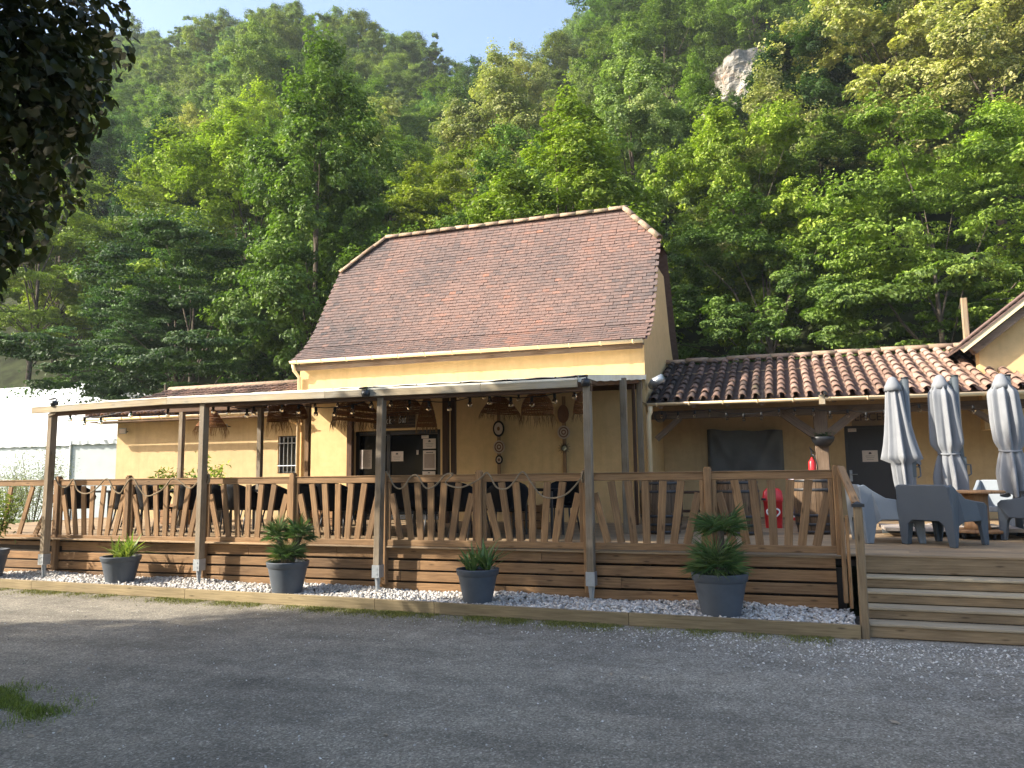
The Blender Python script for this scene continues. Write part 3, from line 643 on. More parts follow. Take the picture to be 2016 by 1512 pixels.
def tile_mat4(x, s):
    y, z, T = rp(s); Nn = V((1, 0, 0)).cross(T); tilt = .15+tr.gauss(0, .018); T2 = (T-Nn*tilt).normalized(); N2 = V((1, 0, 0)).cross(T2); sk = tr.gauss(0, .012)
    X2 = (V((1, 0, 0))+T2*sk).normalized(); mt = Matrix((X2, T2, N2)).transposed().to_4x4(); mt.translation = V((x+tr.gauss(0, .003), y, z))+Nn*(.022+abs(tr.gauss(0, .002)))-T*(.012+tr.gauss(0, .003)); return mt
def tile_geo(mb, w, L=.15, th=.017):
    w = w-.005; return mb.add([(-w/2, 0, -th), (w/2, 0, -th), (w/2, L, -th), (-w/2, L, -th), (-w/2, 0, 0), (w/2, 0, 0), (w/2, L, 0), (-w/2, L, 0)], [(4, 5, 6, 7), (0, 1, 5, 4), (1, 2, 6, 5), (3, 0, 4, 7), (0, 3, 2, 1)])
TM = {}
def tile_mesh(tint, w):
    k = (round(tint*9)/9, round(w, 3))
    if k not in TM: mb = MB(); mb.tint = k[0]; tile_geo(mb, w); TM[k] = mb.mesh('roof_tile', 'maintile')
    return TM[k]
big = sorted(tiles, key=lambda q: (V((q[0], rp(q[1])[0], rp(q[1])[1]))-O).length)
bigset = set(big[:300]); rest = MB(); tmp = MB()
for q in tiles:
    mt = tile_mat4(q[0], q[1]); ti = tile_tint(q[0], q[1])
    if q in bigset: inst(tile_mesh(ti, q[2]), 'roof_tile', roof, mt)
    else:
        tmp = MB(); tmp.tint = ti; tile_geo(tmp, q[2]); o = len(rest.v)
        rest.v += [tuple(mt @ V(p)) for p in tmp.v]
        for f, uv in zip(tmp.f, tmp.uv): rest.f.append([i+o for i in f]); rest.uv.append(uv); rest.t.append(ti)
tag(rest.build('roof_tiling', 'maintile', roof), kind='stuff')
def half_round(p0, p1, r, up, tint, parent, name='ridge_tile', mat='ridge', th=.016, n=7, r1=None, arc=1.0):
    p0 = V(p0); p1 = V(p1); d = (p1-p0).normalized(); up = V(up); sd = d.cross(up).normalized(); u = sd.cross(d); mb = MB(); mb.tint = tint; r1 = r1 or r
    for P, rr in ((p0, r), (p1, r1)):
        for q in (rr, rr-th):
            for k in range(n): a = math.pi*(.5-arc/2)+math.pi*arc*k/(n-1); mb.v.append(tuple(P+sd*math.cos(a)*q+u*math.sin(a)*q))
    for k in range(n-1):
        mb.face([k, k+1, 2*n+k+1, 2*n+k]); mb.face([n+k+1, n+k, 3*n+k, 3*n+k+1]); mb.face([k+1, k, n+k, n+k+1]); mb.face([2*n+k, 2*n+k+1, 3*n+k+1, 3*n+k])
    mb.face([0, 2*n, 3*n, n]); mb.face([n-1, 2*n-1, 4*n-1, 3*n-1])
    return mb.build(name, mat, parent, True, fix=True) if parent is not None else mb
def ridge_line(a, b, parent, k, r=.115):
    a = V(a); b = V(b)
    for i in range(k):
        p, q = a.lerp(b, i/k), a.lerp(b, (i+1.10)/k); j = V((0, random.gauss(0, .006), random.gauss(0, .008)))
        half_round(p+j, q+j, r, (0, 0, 1), random.random(), parent, r1=r*.92)
ridge_line((RL, 17.45, 7.845), (RR_+.04, 17.45, 7.845), roof, 16)
ridge_line((RX0, yh[0], hz+.0), (RL, 17.43, 7.85), roof, 4, .10); ridge_line((RX1, yh[0], hz+.0), (RR_, 17.43, 7.85), roof, 4, .10)
MB().beam((HX0-.02, 14.84, 4.14), (HX1, 14.84, 4.16), .03, .10).build('fascia_board', 'oldwood', house)
MB().box((HX0, 14.84, 4.20), (HX1, WY+.0, 4.23)).build('soffit', 'oldwood', house)
gut = gutter_run(house, HX0-.08, HX1+.03, 14.74, 4.31, 4.27)
dp = MB(); dp.tube([(HX0-.03, 14.76, 4.25), (HX0-.02, 14.80, 4.10), (HX0+.03, 14.93, 3.95), (HX0+.03, 14.93, .75)], .042, 10); dp.build('downpipe', 'gutter', house, True)
# ---- bar door: dark double door with notices
door = thing('bar_door', 'black glazed double door of the bar with notices taped on', 'door', ((dl+dr)/2, WY+.1, .74))
fr = MB(); dm = atY(762, 900, WY).x; yy = WY+.10
for a in (dl+.05, dm, dr-.05): fr.beam((a, yy, .74), (a, yy, dtop-.02), .09, .07, (0, 1, 0))
fr.beam((dl, yy, dtop-.05), (dr, yy, dtop-.05), .07, .09); fr.beam((dl, yy, .80), (dr, yy, .80), .07, .10); fr.build('frame', 'dark', door)
for a, b in ((dl+.095, dm-.045), (dm+.045, dr-.095)):
    lf = MB().box((a, yy+.005, .86), (b, yy+.03, dtop-.10)).build('pane', 'glass', door)
MB().beam((dm-.09, yy-.05, 1.6), (dm-.09, yy-.05, 1.9), .025, .03).build('handle', 'metal', door)
def notice(px0, py0, px1, py1, Y, label, kind='lines', name='notice'):
    a, b = atY(px0, py0, Y), atY(px1, py1, Y); x0, x1, z0, z1 = a.x, b.x, b.z, a.z
    t = thing(name, label, 'notice', ((x0+x1)/2, Y, z0)); MB().box((x0, Y-.004, z0), (x1, Y, z1)).build('sheet', 'paper', t)
    pr = MB(); W_, H_ = x1-x0, z1-z0
    if kind == 'menu': MB().box((x0+W_*.10, Y-.007, z0+H_*.10), (x1-W_*.08, Y-.005, z1-H_*.17)).build('print', 'menu', t); pr.box((x0+W_*.25, Y-.007, z1-H_*.12), (x1-W_*.2, Y-.005, z1-H_*.08))
    elif kind == 'logo':
        pr.box((x0+W_*.42, Y-.007, z1-H_*.32), (x0+W_*.60, Y-.005, z1-H_*.2)); pr.box((x0+W_*.46, Y-.007, z1-H_*.2), (x0+W_*.56, Y-.005, z1-H_*.15))
        for i in range(3): pr.box((x0+W_*(.2+.04*i), Y-.007, z1-H_*(.50+.15*i)), (x1-W_*(.18+.05*i), Y-.005, z1-H_*(.475+.15*i)))
    else:
        n = max(2, int(H_/.03))
        for i in range(n): pr.box((x0+W_*.1, Y-.007, z1-H_*(.10+.82*i/n)), (x1-W_*random.uniform(.1, .35), Y-.005, z1-H_*(.10+.82*i/n)+.005))
    pr.build('lettering', 'ink', t); return t
DY = yy-.012
notice(708, 886, 732, 923, DY, 'tall white text sheet on the left leaf of the bar door')
notice(769, 889, 794, 908, DY, 'small white notice with a black emblem in the middle of the bar door', 'logo')
notice(833, 864, 858, 883, DY-.03, 'white notice with emblem at the top right of the bar door', 'logo')
notice(833, 887, 858, 925, DY-.03, 'brownish framed menu sheet at the right edge of the bar door', 'menu')
notice(832, 928, 857, 940, DY-.03, 'low white notice under the menu sheet on the bar door', 'logo')
notice(830, 857, 844, 863, DY-.03, 'tiny white label above the notices on the bar door')
notice(820, 886, 824, 895, DY-.03, 'small white key tag stuck on the right leaf of the bar door', 'none')
# ---- hand-written board over the door
a, b = atY(737, 813, WY), atY(818, 842, WY)
sg = thing('snack_bar_sign', 'dark wooden board hand-lettered Snack - Bar over the bar door', 'sign', ((a.x+b.x)/2, WY, b.z)); sy = WY-.02
for i in range(5): MB().beam((a.x, sy, lerp(b.z, a.z, (i+.5)/5)), (b.x, sy, lerp(b.z, a.z, (i+.5)/5)), .02, (a.z-b.z)/5-.003).build('plank', 'board', sg)
GL = {'S': [[(.8, .9), (.4, 1), (.1, .8), (.3, .55), (.7, .45), (.8, .2), (.4, 0), (.05, .12)]], 'n': [[(0, .55), (.05, 0)], [(.05, .4), (.4, .58), (.55, .4), (.55, 0)]],
      'a': [[(.55, .5), (.2, .55), (.02, .25), (.2, .02), (.5, .2), (.55, .5), (.6, 0)]], 'c': [[(.5, .5), (.2, .55), (.02, .27), (.2, 0), (.5, .1)]], 'k': [[(.05, 1), (.05, 0)], [(.5, .55), (.06, .25), (.55, 0)]],
      '-': [[(0, .4), (.5, .42)]], 'B': [[(.05, 1), (.1, 0)], [(.05, 1), (.55, .95), (.6, .72), (.15, .52), (.7, .4), (.65, .1), (.1, 0)]], 'r': [[(.05, .55), (.08, 0)], [(.08, .35), (.3, .58), (.5, .5)]], ' ': []}
lt = MB(); X = a.x+.10; hh = (a.z-b.z)*.52; zz = b.z+(a.z-b.z)*.25; adv = (b.x-a.x-.22)/9.6
for i, ch in enumerate('Snack - Bar'):
    for st in GL[ch]: lt.tube([(X+p*adv*.95, sy-.016, zz+q*hh+.01*i/4) for p, q in st], .007, 4)
    X += adv*(1.0 if ch in 'SB' else .5 if ch == ' ' else .86)
lt.build('lettering', 'chalk', sg)
# ------------------------------------------------------------------ low annexes with canal tiles
def canal_roof(parent, x0, x1, y0, z0, y1, z1, ncol, nrow, tintf, seed):
    rg = random.Random(seed); T = V((0, y1-y0, z1-z0)); L = T.length; T.normalize(); Nn = V((1, 0, 0)).cross(T)
    rf = MB().add([(x0, y0+.05, z0-.05), (x1, y0+.05, z0-.05), (x1, y1, z1-.05), (x0, y1, z1-.05), (x0, y0+.05, z0-.09), (x1, y0+.05, z0-.09), (x1, y1, z1-.09), (x0, y1, z1-.09)], [(0, 1, 2, 3), (5, 4, 7, 6), (4, 5, 1, 0), (1, 5, 6, 2), (4, 0, 3, 7)]).build('roof', 'canal', parent)
    pitch = (x1-x0)/ncol; ex = L/nrow; cache = {}
    pans = MB()
    for c in range(ncol+1):
        for r in range(nrow):
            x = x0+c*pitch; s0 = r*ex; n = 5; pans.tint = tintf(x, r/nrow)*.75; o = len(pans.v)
            for s1, dz in ((s0-.02, .012), (s0+ex+.01, 0)):
                p = V((x, y0, z0))+T*s1+Nn*(-.03+dz)
                for k in range(n): aa = math.pi+math.pi*k/(n-1); pans.v.append(tuple(p+V((1, 0, 0))*math.cos(aa)*pitch*.36+Nn*(math.sin(aa)*.05+.04)))
            for k in range(n-1): pans.face([o+k, o+k+1, o+n+k+1, o+n+k])
    tag(pans.build('channel_tiles', 'canal', rf, True), kind='stuff')
    for c in range(ncol):
        jx = rg.gauss(0, .008)
        for r in range(nrow):
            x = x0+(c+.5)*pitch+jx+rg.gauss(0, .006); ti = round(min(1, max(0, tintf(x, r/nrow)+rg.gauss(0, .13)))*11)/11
            if ti not in cache:
                mb = half_round((0, -.03, 0), (0, ex+.05, -.004), pitch*.34, (0, 0, 1), ti, None, r1=pitch*.27, n=7, th=.014, arc=.86)
                me = mb.mesh('canal_tile', 'canal', smooth=True); cache[ti] = me
            T2 = (T-Nn*(.035+rg.gauss(0, .006))+V((1, 0, 0))*rg.gauss(0, .012)).normalized(); X2 = (V((1, 0, 0))-T2*T2.x).normalized(); N2 = X2.cross(T2)
            mt = Matrix((X2, T2, N2)).transposed().to_4x4(); mt.translation = V((x, y0, z0))+T*(r*ex-(.02 if r == 0 else 0)+rg.gauss(0, .006))+Nn*(.03+rg.gauss(0, .003))
            inst(cache[ti], 'canal_tile', rf, mt)
    return rf
# left annex
AY = 15.3; lax0 = -16.15
lan = thing('left_annex', 'low tan annex with canal-tile roof and barred window, left of the tall house', 'building', (-13.3, 17, 0))
wx0, wx1 = atY(547, 900, AY).x, atY(588, 900, AY).x; wz0, wz1 = atY(560, 932, AY).z, atY(560, 858, AY).z
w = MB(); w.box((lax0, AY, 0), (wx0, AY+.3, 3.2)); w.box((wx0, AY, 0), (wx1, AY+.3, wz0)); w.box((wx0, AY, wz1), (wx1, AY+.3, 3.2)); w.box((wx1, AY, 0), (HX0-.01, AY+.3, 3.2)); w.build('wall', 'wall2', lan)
MB().prism([(lax0+.003, AY+.3, 0), (lax0+.003, 20, 0), (lax0+.003, 20, 3.2), (lax0+.003, 17.6, 4.15), (lax0+.003, AY+.3, 3.2)][::-1], (.3, 0, 0)).build('side_wall', 'wall2', lan, fix=True)
wi = MB(); wi.box((wx0+.03, AY+.12, wz0+.03), (wx1, AY+.14, wz1-.03)); win = wi.build('window', 'glass', lan)
f = MB(); f.beam((wx0+.03, AY+.10, wz0), (wx0+.03, AY+.10, wz1), .05, .05, (0, 1, 0)); f.beam((wx0, AY+.10, wz1-.025), (wx1, AY+.10, wz1-.025), .05, .05); f.beam((wx0, AY+.10, wz0+.025), (wx1, AY+.10, wz0+.025), .05, .05); f.build('frame', 'dark', win)
for i in range(5): MB().tube([(lerp(wx0, wx1, (i+.6)/5.2), AY-.02, wz0+.02), (lerp(wx0, wx1, (i+.6)/5.2), AY-.02, wz1-.03)], .011, 6).build('bar', 'metal', win)
for z in (.2, .8): MB().tube([(wx0+.02, AY-.02, lerp(wz0, wz1, z)), (wx1, AY-.02, lerp(wz0, wz1, z))], .011, 6).build('bar', 'metal', win)
canal_roof(lan, lax0-.5, HX0-.02, 14.80, 3.24, 17.6, 4.16, 27, 8, lambda x, r: .42+.08*math.sin(x*2)+.1*r-.1*(x > -11.6), 5)
half_round((lax0-.5, 17.6, 4.17), (HX0, 17.6, 4.17), .13, (0, 0, 1), .3, lan, 'ridge_cap')
MB().box((lax0-.45, 14.86, 3.10), (HX0, AY, 3.13)).build('eave_board', 'oldwood', lan)
gutter_run(lan, lax0-.55, HX0-.03, 14.70, 3.20, 3.17, .06)
MB().tube([(HX0-.14, 14.72, 3.12), (HX0-.14, 14.76, 3.0), (HX0-.12, 15.24, 2.85), (HX0-.12, 15.24, .8)], .04, 10).build('downpipe', 'gutter', lan, True)
def floodlight(px, py, Y, s, label):
    p = atY(px, py, Y); t = thing('floodlight', label, 'lamp', (p.x, Y, p.z))
    MB().beam(p+V((0, -.10, 0)), p+V((.03, -.16, -.015)), s, s*.8).build('housing', 'metal', t); MB().beam(p+V((.03, -.162, -.015)), p+V((.032, -.166, -.016)), s*.8, s*.62).build('lens', 'paper', t)
    MB().beam(p+V((.05, 0, -.03)), p+V((.0, -.11, 0)), .03, .02).build('arm', 'dark', t)
floodlight(249, 848, AY, .17, 'grey floodlight on the corner of the left annex wall'); floodlight(450, 838, AY, .09, 'small square lamp under the eave of the left annex')
# right annex (shop porch)
EY = 17.2; RXE = 4.6
ran = thing('shop_annex', 'low porch building with orange canal tiles and timber posts, right of the tall house', 'building', (1, 16.5, 0))
ex0, ex1 = atY(1665, 900, EY).x, atY(1760, 900, EY).x; ez = atY(1700, 838, EY).z
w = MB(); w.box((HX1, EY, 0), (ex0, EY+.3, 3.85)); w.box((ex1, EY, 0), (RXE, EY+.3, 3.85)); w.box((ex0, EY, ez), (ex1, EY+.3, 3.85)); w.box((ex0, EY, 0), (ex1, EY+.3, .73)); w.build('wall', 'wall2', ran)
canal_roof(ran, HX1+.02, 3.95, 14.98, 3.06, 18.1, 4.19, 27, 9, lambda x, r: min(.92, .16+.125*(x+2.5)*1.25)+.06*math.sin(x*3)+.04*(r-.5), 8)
ridge_line((HX1, 18.1, 4.21), (3.9, 18.1, 4.21), ran, 14, .11)
gutter_run(ran, HX1+.04, 4.1, 14.88, 3.03, 2.985, .06)
MB().tube([(HX1+.10, 14.88, 2.97), (HX1+.10, 14.88, 2.86), (HX1+.06, 14.90, 2.78), (HX1+.06, 14.90, .75)], .05, 10).build('downpipe', 'gutter', ran, True)
MB().beam((HX1+.02, 15.60, 2.84), (4.2, 15.60, 2.82), .16, .16).build('wall_plate', 'oldwood', ran)
for i in range(11): x = HX1+.3+i*.62; MB().beam((x, 14.92, 2.96), (x, EY, 3.78), .07, .09).build('rafter', 'oldwood', ran)
MB().add([(HX1, 14.95, 3.0), (4.2, 14.95, 3.0), (4.2, EY, 3.82), (HX1, EY, 3.82)], [(0, 3, 2, 1)]).build('roof_lining', 'oldwood', ran)
pp = atY(1619, 900, 15.60); px_ = pp.x
MB().beam((px_, 15.60, .74), (px_, 15.60, 2.80), .24, .22, (0, 1, 0), .015).build('post', 'oldwood', ran)
for sg_ in (-1, 1): MB().beam((px_+sg_*.08, 15.56, 2.34), (px_+sg_*.66, 15.56, 2.80), .13, .16).build('brace', 'oldwood', ran)
MB().beam((HX1+.10, 15.60, 2.36), (HX1+.58, 15.60, 2.78), .10, .11).build('brace', 'oldwood', ran)
q = atY(1948, 800, 15.1); MB().beam((q.x+.38, 15.60, .74), (q.x+.38, 15.60, 2.80), .2, .2, (0, 1, 0), .015).build('post', 'oldwood', ran); MB().beam((q.x+.3, 15.6, 2.4), (q.x-.2, 15.6, 2.78), .1, .1).build('brace', 'oldwood', ran)
q = atY(1290, 752, 14.95); MB().tube([q+V((-.10, .25, -.04)), q+V((-.02, 0, 0)), q+V((.16, -.05, .07))], .085, 12).build('flue_pipe', 'metal', ran, True)
# bracket lamp on gutter
p = atY(1618, 785, 14.8); sp_ = thing('gutter_spotlight', 'small spotlight on a wooden block at the shop gutter', 'lamp', (p.x, 14.8, p.z))
MB().box((p.x-.05, 14.76, p.z-.10), (p.x+.05, 14.80, p.z+.07)).build('block', 'fascia', sp_)
for s_ in (-1, 1): MB().tube([(p.x+s_*.05, 14.74, p.z+.10), (p.x+s_*.06, 14.62, p.z+.08)], .028, 8).build('lamp_head', 'dark', sp_)
# shop door and sign
sd_ = thing('shop_door', 'plain anthracite door of the shop behind the parasols', 'door', ((ex0+ex1)/2, EY+.05, .74))
MB().box((ex0, EY+.04, .74), (ex1, EY+.09, ez)).build('leaf', 'doord', sd_)
f = MB(); f.beam((ex0+.025, EY+.03, .74), (ex0+.025, EY+.03, ez), .05, .05, (0, 1, 0)); f.beam((ex0, EY+.03, ez-.025), (ex1, EY+.03, ez-.025), .05, .05); f.build('frame', 'dark', sd_)
h = atY(1676, 937, EY); hd = MB(); hd.box((h.x-.025, EY+.02, h.z-.11), (h.x+.025, EY+.04, h.z+.12)); hd.tube([(h.x, EY+.02, h.z+.03), (h.x, EY-.03, h.z+.03), (h.x+.12, EY-.03, h.z+.03)], .012, 6); hd.build('handle', 'metal', sd_)
notice(1697, 887, 1729, 909, EY+.03, 'white notice with emblem on the anthracite shop door', 'logo'); notice(1669, 843, 1686, 850, EY+.03, 'small white strip label at the top of the shop door')
a, b = atY(1675, 806, EY), atY(1775, 836, EY); es = thing('shop_sign', 'weathered board lettered EPICERIE above the anthracite door', 'sign', ((a.x+b.x)/2, EY, b.z))
MB().beam((a.x, EY-.02, (a.z+b.z)/2), (b.x, EY-.02, (a.z+b.z)/2), .03, a.z-b.z).build('board', 'post', es)
def text(body, x, y, z, size, mat, parent, width=None, name='lettering'):
    cu = bpy.data.curves.new('t', 'FONT'); cu.body = body; cu.size = size; cu.extrude = .003; cu.resolution_u = 3; to = bpy.data.objects.new('t', cu); COL.objects.link(to); bpy.context.view_layer.update()
    me = bpy.data.meshes.new_from_object(to); bpy.data.objects.remove(to); a_ = np.array([v.co[:] for v in me.vertices]); s_ = width/(a_[:, 0].max()-a_[:, 0].min()) if width else 1
    mb = MB(); mb.v = [(x+(c[0]-a_[:, 0].min())*s_, y-c[2], z+c[1]) for c in a_]
    for p_ in me.polygons: mb.face(list(p_.vertices))
    return mb.build(name, mat, parent)
text('EPICERIE', a.x+.06, EY-.042, b.z+.10, .225, 'ink', es, b.x-a.x-.14)
# far right house
fh = thing('right_house', 'corner of a yellow house with sloping tiled verge at the right edge', 'house', (6, 18, 0)); FY = 16.0
e0, e1 = atY(1897, 694, FY), atY(2016, 600, FY); sl_ = (e1.z-e0.z)/(e1.x-e0.x); rt = (8.2, e0.z+sl_*(8.2-e0.x))
MB().prism([(e0.x+.25, FY+.02, 2.4), (12, FY+.02, 2.4), (12, FY+.02, e0.z), (rt[0], FY+.02, rt[1]-.06), (e0.x+.25, FY+.02, e0.z+sl_*.25-.1)], (0, .3, 0)).build('gable', 'wall', fh, fix=True)
def strip(off0, off1, y0, y1, mat, name, dx=.0):
    n_ = V((-sl_, 0, 1)).normalized(); a = V((e0.x-.05+dx, 0, e0.z-sl_*.05+sl_*dx)); b = V((rt[0], 0, rt[1]))
    MB().add([(*(a+n_*o_).xz.to_tuple(), y) for o_, y in ()] or [((P+n_*o_).x, y, (P+n_*o_).z) for P in (a, b) for o_ in (off0, off1) for y in (y0, y1)], [(0, 1, 3, 2), (4, 6, 7, 5), (0, 2, 6, 4), (1, 5, 7, 3), (2, 3, 7, 6), (0, 4, 5, 1)]).build(name, mat, fh, fix=True)
strip(-.15, -.02, FY-.22, FY+.02, 'oldwood', 'verge_beam', .12); strip(0.0, .09, FY-.30, FY-.27, 'gutter', 'verge_board'); strip(.09, .115, FY-.32, 22, 'maintile', 'roof')
n_ = V((-sl_, 0, 1)).normalized(); T_ = V((1, 0, sl_)).normalized()
for i in range(26):
    p = V((e0.x, FY-.33, e0.z))+T_*(i*.10)+n_*.125
    for j in range(9):
        mb = MB(); mb.tint = random.uniform(.1, .5); w_ = .165
        mb.add([tuple(p+T_*a_+V((0, j*.17+b_+.08*(i % 2), 0))+n_*c_) for a_, b_, c_ in ((0, 0, .018), (.15, 0, 0), (.15, .16, 0), (0, .16, .018), (0, 0, .004), (0, .16, .004))], [(0, 1, 2, 3), (4, 0, 3, 5)]); mb.build('roof_tile', 'maintile', fh)
# utility poles
def pole(px, ytop, ybot, Y, w_, label, mat='concrete', arm=True):
    a, b = atY(px, ytop, Y), atY(px, ybot, Y); t = thing('utility_pole', label, 'pole', (a.x, Y, 0)); MB().beam((a.x, Y, -.5), (a.x, Y, a.z), w_, w_*.8, (0, 1, 0), .02).build('shaft', mat, t)
    if arm:
        MB().beam((a.x, Y-.1, a.z-.25), (a.x+.5, Y-.1, a.z-.25), .06, .06).build('crossarm', 'metal', t)
        for k in (0, .22, .44): MB().lathe([(.02, 0), (.045, .03), (.03, .06), (.045, .09), (.0, .12)], (a.x+k, Y-.1, a.z-.22), 8).build('insulator', 'white', t, True)
    return a
pa = pole(1897, 587, 700, 21.5, .14, 'thin pale utility post behind the right-hand roofs', 'post', False); pb = pole(326, 757, 790, 20.5, .09, 'thin wooden pole behind the left annex', 'bark', False)
def wire(pts, label, sag=.6):
    a, b = V(pts[0]), V(pts[1]); mb = MB(); mb.tube([a.lerp(b, t)-V((0, 0, sag*4*t*(1-t))) for t in np.linspace(0, 1, 16)], .009, 4); tag(mb.build('overhead_wire', 'wire'), label, 'wire')
wire(((pb.x, 20.5, pb.z-.15), (pa.x, 21.5, pa.z-1.6)), 'thin black overhead wire behind the tall house roof', 1.4); wire(((pa.x+.44, 21.4, pa.z-.1), (14, 20, pa.z+.4)), 'short wire running right from the concrete pole', .3)
# white marquee
TY = 24.0; tc0 = atY(141, 868, TY); H_e = tc0.z; tnt = thing('marquee_tent', 'white marquee tent with pitched roof at the left edge', 'tent', (tc0.x, TY, 0))
xl, xr, yb = tc0.x-9, tc0.x+6, TY+8; apex = atY(-60, 770, TY+4).z
def sheet(poly, name, mat='tarp'): return MB().prism(poly, (0, .02, 0)).build(name, mat, tnt, fix=True)
sheet([(xl, TY, 0), (tc0.x, TY, 0), (tc0.x, TY, H_e), (xl, TY, H_e)], 'wall_panel', 'tentshade'); sheet([(tc0.x, TY, 0), (xr, TY+.9, 0), (xr, TY+.9, H_e), (tc0.x, TY, H_e)], 'wall_panel', 'tentshade')
MB().prism([(xl-.1, TY-.08, H_e), (tc0.x+.1, TY-.08, H_e), (tc0.x-3.4, TY+4, apex), (xl-4, TY+4, apex)], (0, 0, .02)).build('roof_panel', 'tarp', tnt, fix=True)
MB().prism([(tc0.x+.08, TY-.10, H_e), (xr, TY+.8, H_e), (xr-1, TY+6, H_e+1.1), (tc0.x-3.4, TY+4, apex)], (0, 0, .02)).build('roof_panel', 'tarp', tnt, fix=True)
val = MB(); 
for k in range(70):
    x = lerp(xl, tc0.x+.1, k/69); val.v += [(x, TY-.10+.01*math.sin(k*1.9), H_e+.02), (x, TY-.10+.02*math.sin(k*1.9), H_e-.20+.015*math.sin(k*1.3))]
for k in range(69): val.face([2*k, 2*k+2, 2*k+3, 2*k+1])
val.build('valance', 'tarp', tnt)
val = MB()
for k in range(50):
    t = k/49; x = lerp(tc0.x+.1, xr, t); y = TY-.10+.9*t; val.v += [(x, y+.01*math.sin(k*1.9), H_e+.02), (x, y+.02*math.sin(k*1.9), H_e-.16+.015*math.sin(k*1.3))]
for k in range(49): val.face([2*k, 2*k+2, 2*k+3, 2*k+1])
val.build('valance', 'tarp', tnt)
MB().beam((tc0.x, TY-.04, 0), (tc0.x, TY-.04, H_e), .07, .07, (0, 1, 0)).build('corner_pole', 'white', tnt)
# ================================================================== TERRACE
DZ = .74
def Yf(X): return 9.69-.012*X
def ztop(X): return lerp(1.703, 1.727, (X+12.7)/13.3)
def zlow(X): return lerp(.705, .775, (X+11.4)/12.0)
def Xf(px, py=1000): return atY(px, py, 9.75).x
def XYf(px, py=1000):
    X = Xf(px, py); return X, Yf(X)
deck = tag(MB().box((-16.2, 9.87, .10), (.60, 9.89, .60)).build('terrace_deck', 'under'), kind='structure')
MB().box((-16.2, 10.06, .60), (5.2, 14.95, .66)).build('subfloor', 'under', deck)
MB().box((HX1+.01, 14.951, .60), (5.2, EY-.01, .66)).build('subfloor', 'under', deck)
y = 9.715; i = 0
while y < EY-.02:
    x0, x1 = (-16.2, .62) if y < 9.95 else ((-16.2, 5.2) if y < 14.85 else (HX1+.02, 5.2))
    xs = [x0]
    while xs[-1] < x1-3.6: xs.append(xs[-1]+random.uniform(2.6, 3.9))
    xs.append(x1)
    for a, b in zip(xs[:-1], xs[1:]): MB().beam((a+.002, y+.07, DZ-.014), (b-.002, y+.07, DZ-.014), .139, .028).build('deck_board', 'deck', deck)
    y += .145; i += 1
# ---- skirt boards below the railing
rowz = [(-.175, -.03), (-.325, -.20), (-.475, -.35), (-.62, -.50)]
for k, (a_, b_) in enumerate(rowz):
    xs = [-13.6]
    while xs[-1] < -3.2: xs.append(xs[-1]+random.choice([1.55, 2.3, 2.9, 3.1, 3.6]))
    xs = [q for q in xs if q < -1.4]+[.50]
    for p, q in zip(xs[:-1], xs[1:]):
        off = .02 if k == 0 else -.01
        z0_, z1_ = zlow(p), zlow(q); mb = MB(); mb.beam((p+.003, Yf(p)+.035+off, z0_+(a_+b_)/2), (q-.003, Yf(q)+.035+off, z1_+(a_+b_)/2), .026, b_-a_+random.gauss(0, .002)); mb.build('skirt_board', 'skirt', deck)
for px in (180, 320, 480, 660, 850, 1050, 1270, 1520):
    X = Xf(px); MB().beam((X, Yf(X)+.12, .08), (X, Yf(X)+.12, .66), .07, .07, (0, 1, 0)).build('joist_post', 'under', deck)
# ---- railing
rail = thing('terrace_railing', 'brown timber railing with fanned balusters along the terrace front', 'railing', (-5.5, 9.75, DZ))
PPX = [-160, 106, 247, 400, 575, 757, 945, 1157, 1396, 1650]
PX = [Xf(p) for p in PPX]
for k, X in enumerate(PX):
    up = .055 if k not in (1, 3, 5, 7) else .06; h = ztop(X)+up; mb = MB(); w_ = .092
    mb.beam((X, Yf(X)-.005, .22 if k in (1, 3, 5, 7) else zlow(X)-.01), (X, Yf(X)-.005, h-.02), w_, w_, (0, 1, 0), .012)
    mb.beam((X, Yf(X)-.005, h-.0205), (X, Yf(X)-.005, h), w_*.82, w_*.82, (0, 1, 0), .02); mb.build('post', 'fence', rail)
for k in range(len(PX)-1):
    a, b = PX[k]+.047, PX[k+1]-.047; F = lambda x, z, dy=0: V((x, Yf(x)+dy, z))
    MB().beam(F(a, ztop(a)-.058), F(b, ztop(b)-.058), .045, .088).build('top_rail', 'fence', rail)
    MB().beam(F(a, ztop(a)-.006), F(b, ztop(b)-.006), .07, .014).build('rail_cap', 'fence', rail)
    MB().beam(F(a, zlow(a)+.042, -.006), F(b, zlow(b)+.042, -.006), .05, .084).build('bottom_rail', 'fence', rail)
    st = .026
    for x in (a+st, b-st): MB().beam(F(x, zlow(x)+.086), F(x, ztop(x)-.103), .05, .04, (0, 1, 0)).build('stile', 'fence', rail)
    a2, b2 = a+.052, b-.052; L = b2-a2
    for j in range(7):
        ub = .13+.74*j/6; ut = (-.10, .165, .333, .5, .667, .835, 1.10)[j]; xb, xt = a2+L*ub, a2+L*ut; zt_, zb_ = ztop(a)-.108, zlow(a)+.088
        if j in (0, 6):
            xt = a2+.012 if j == 0 else b2-.012; zt_ = zt_-.15
        jj = random.gauss(0, .006)
        MB().beam(F(xb+jj, zb_), F(xt+jj, zt_), .094, .03, (0, -1, 0)).build('baluster', 'fence', rail)
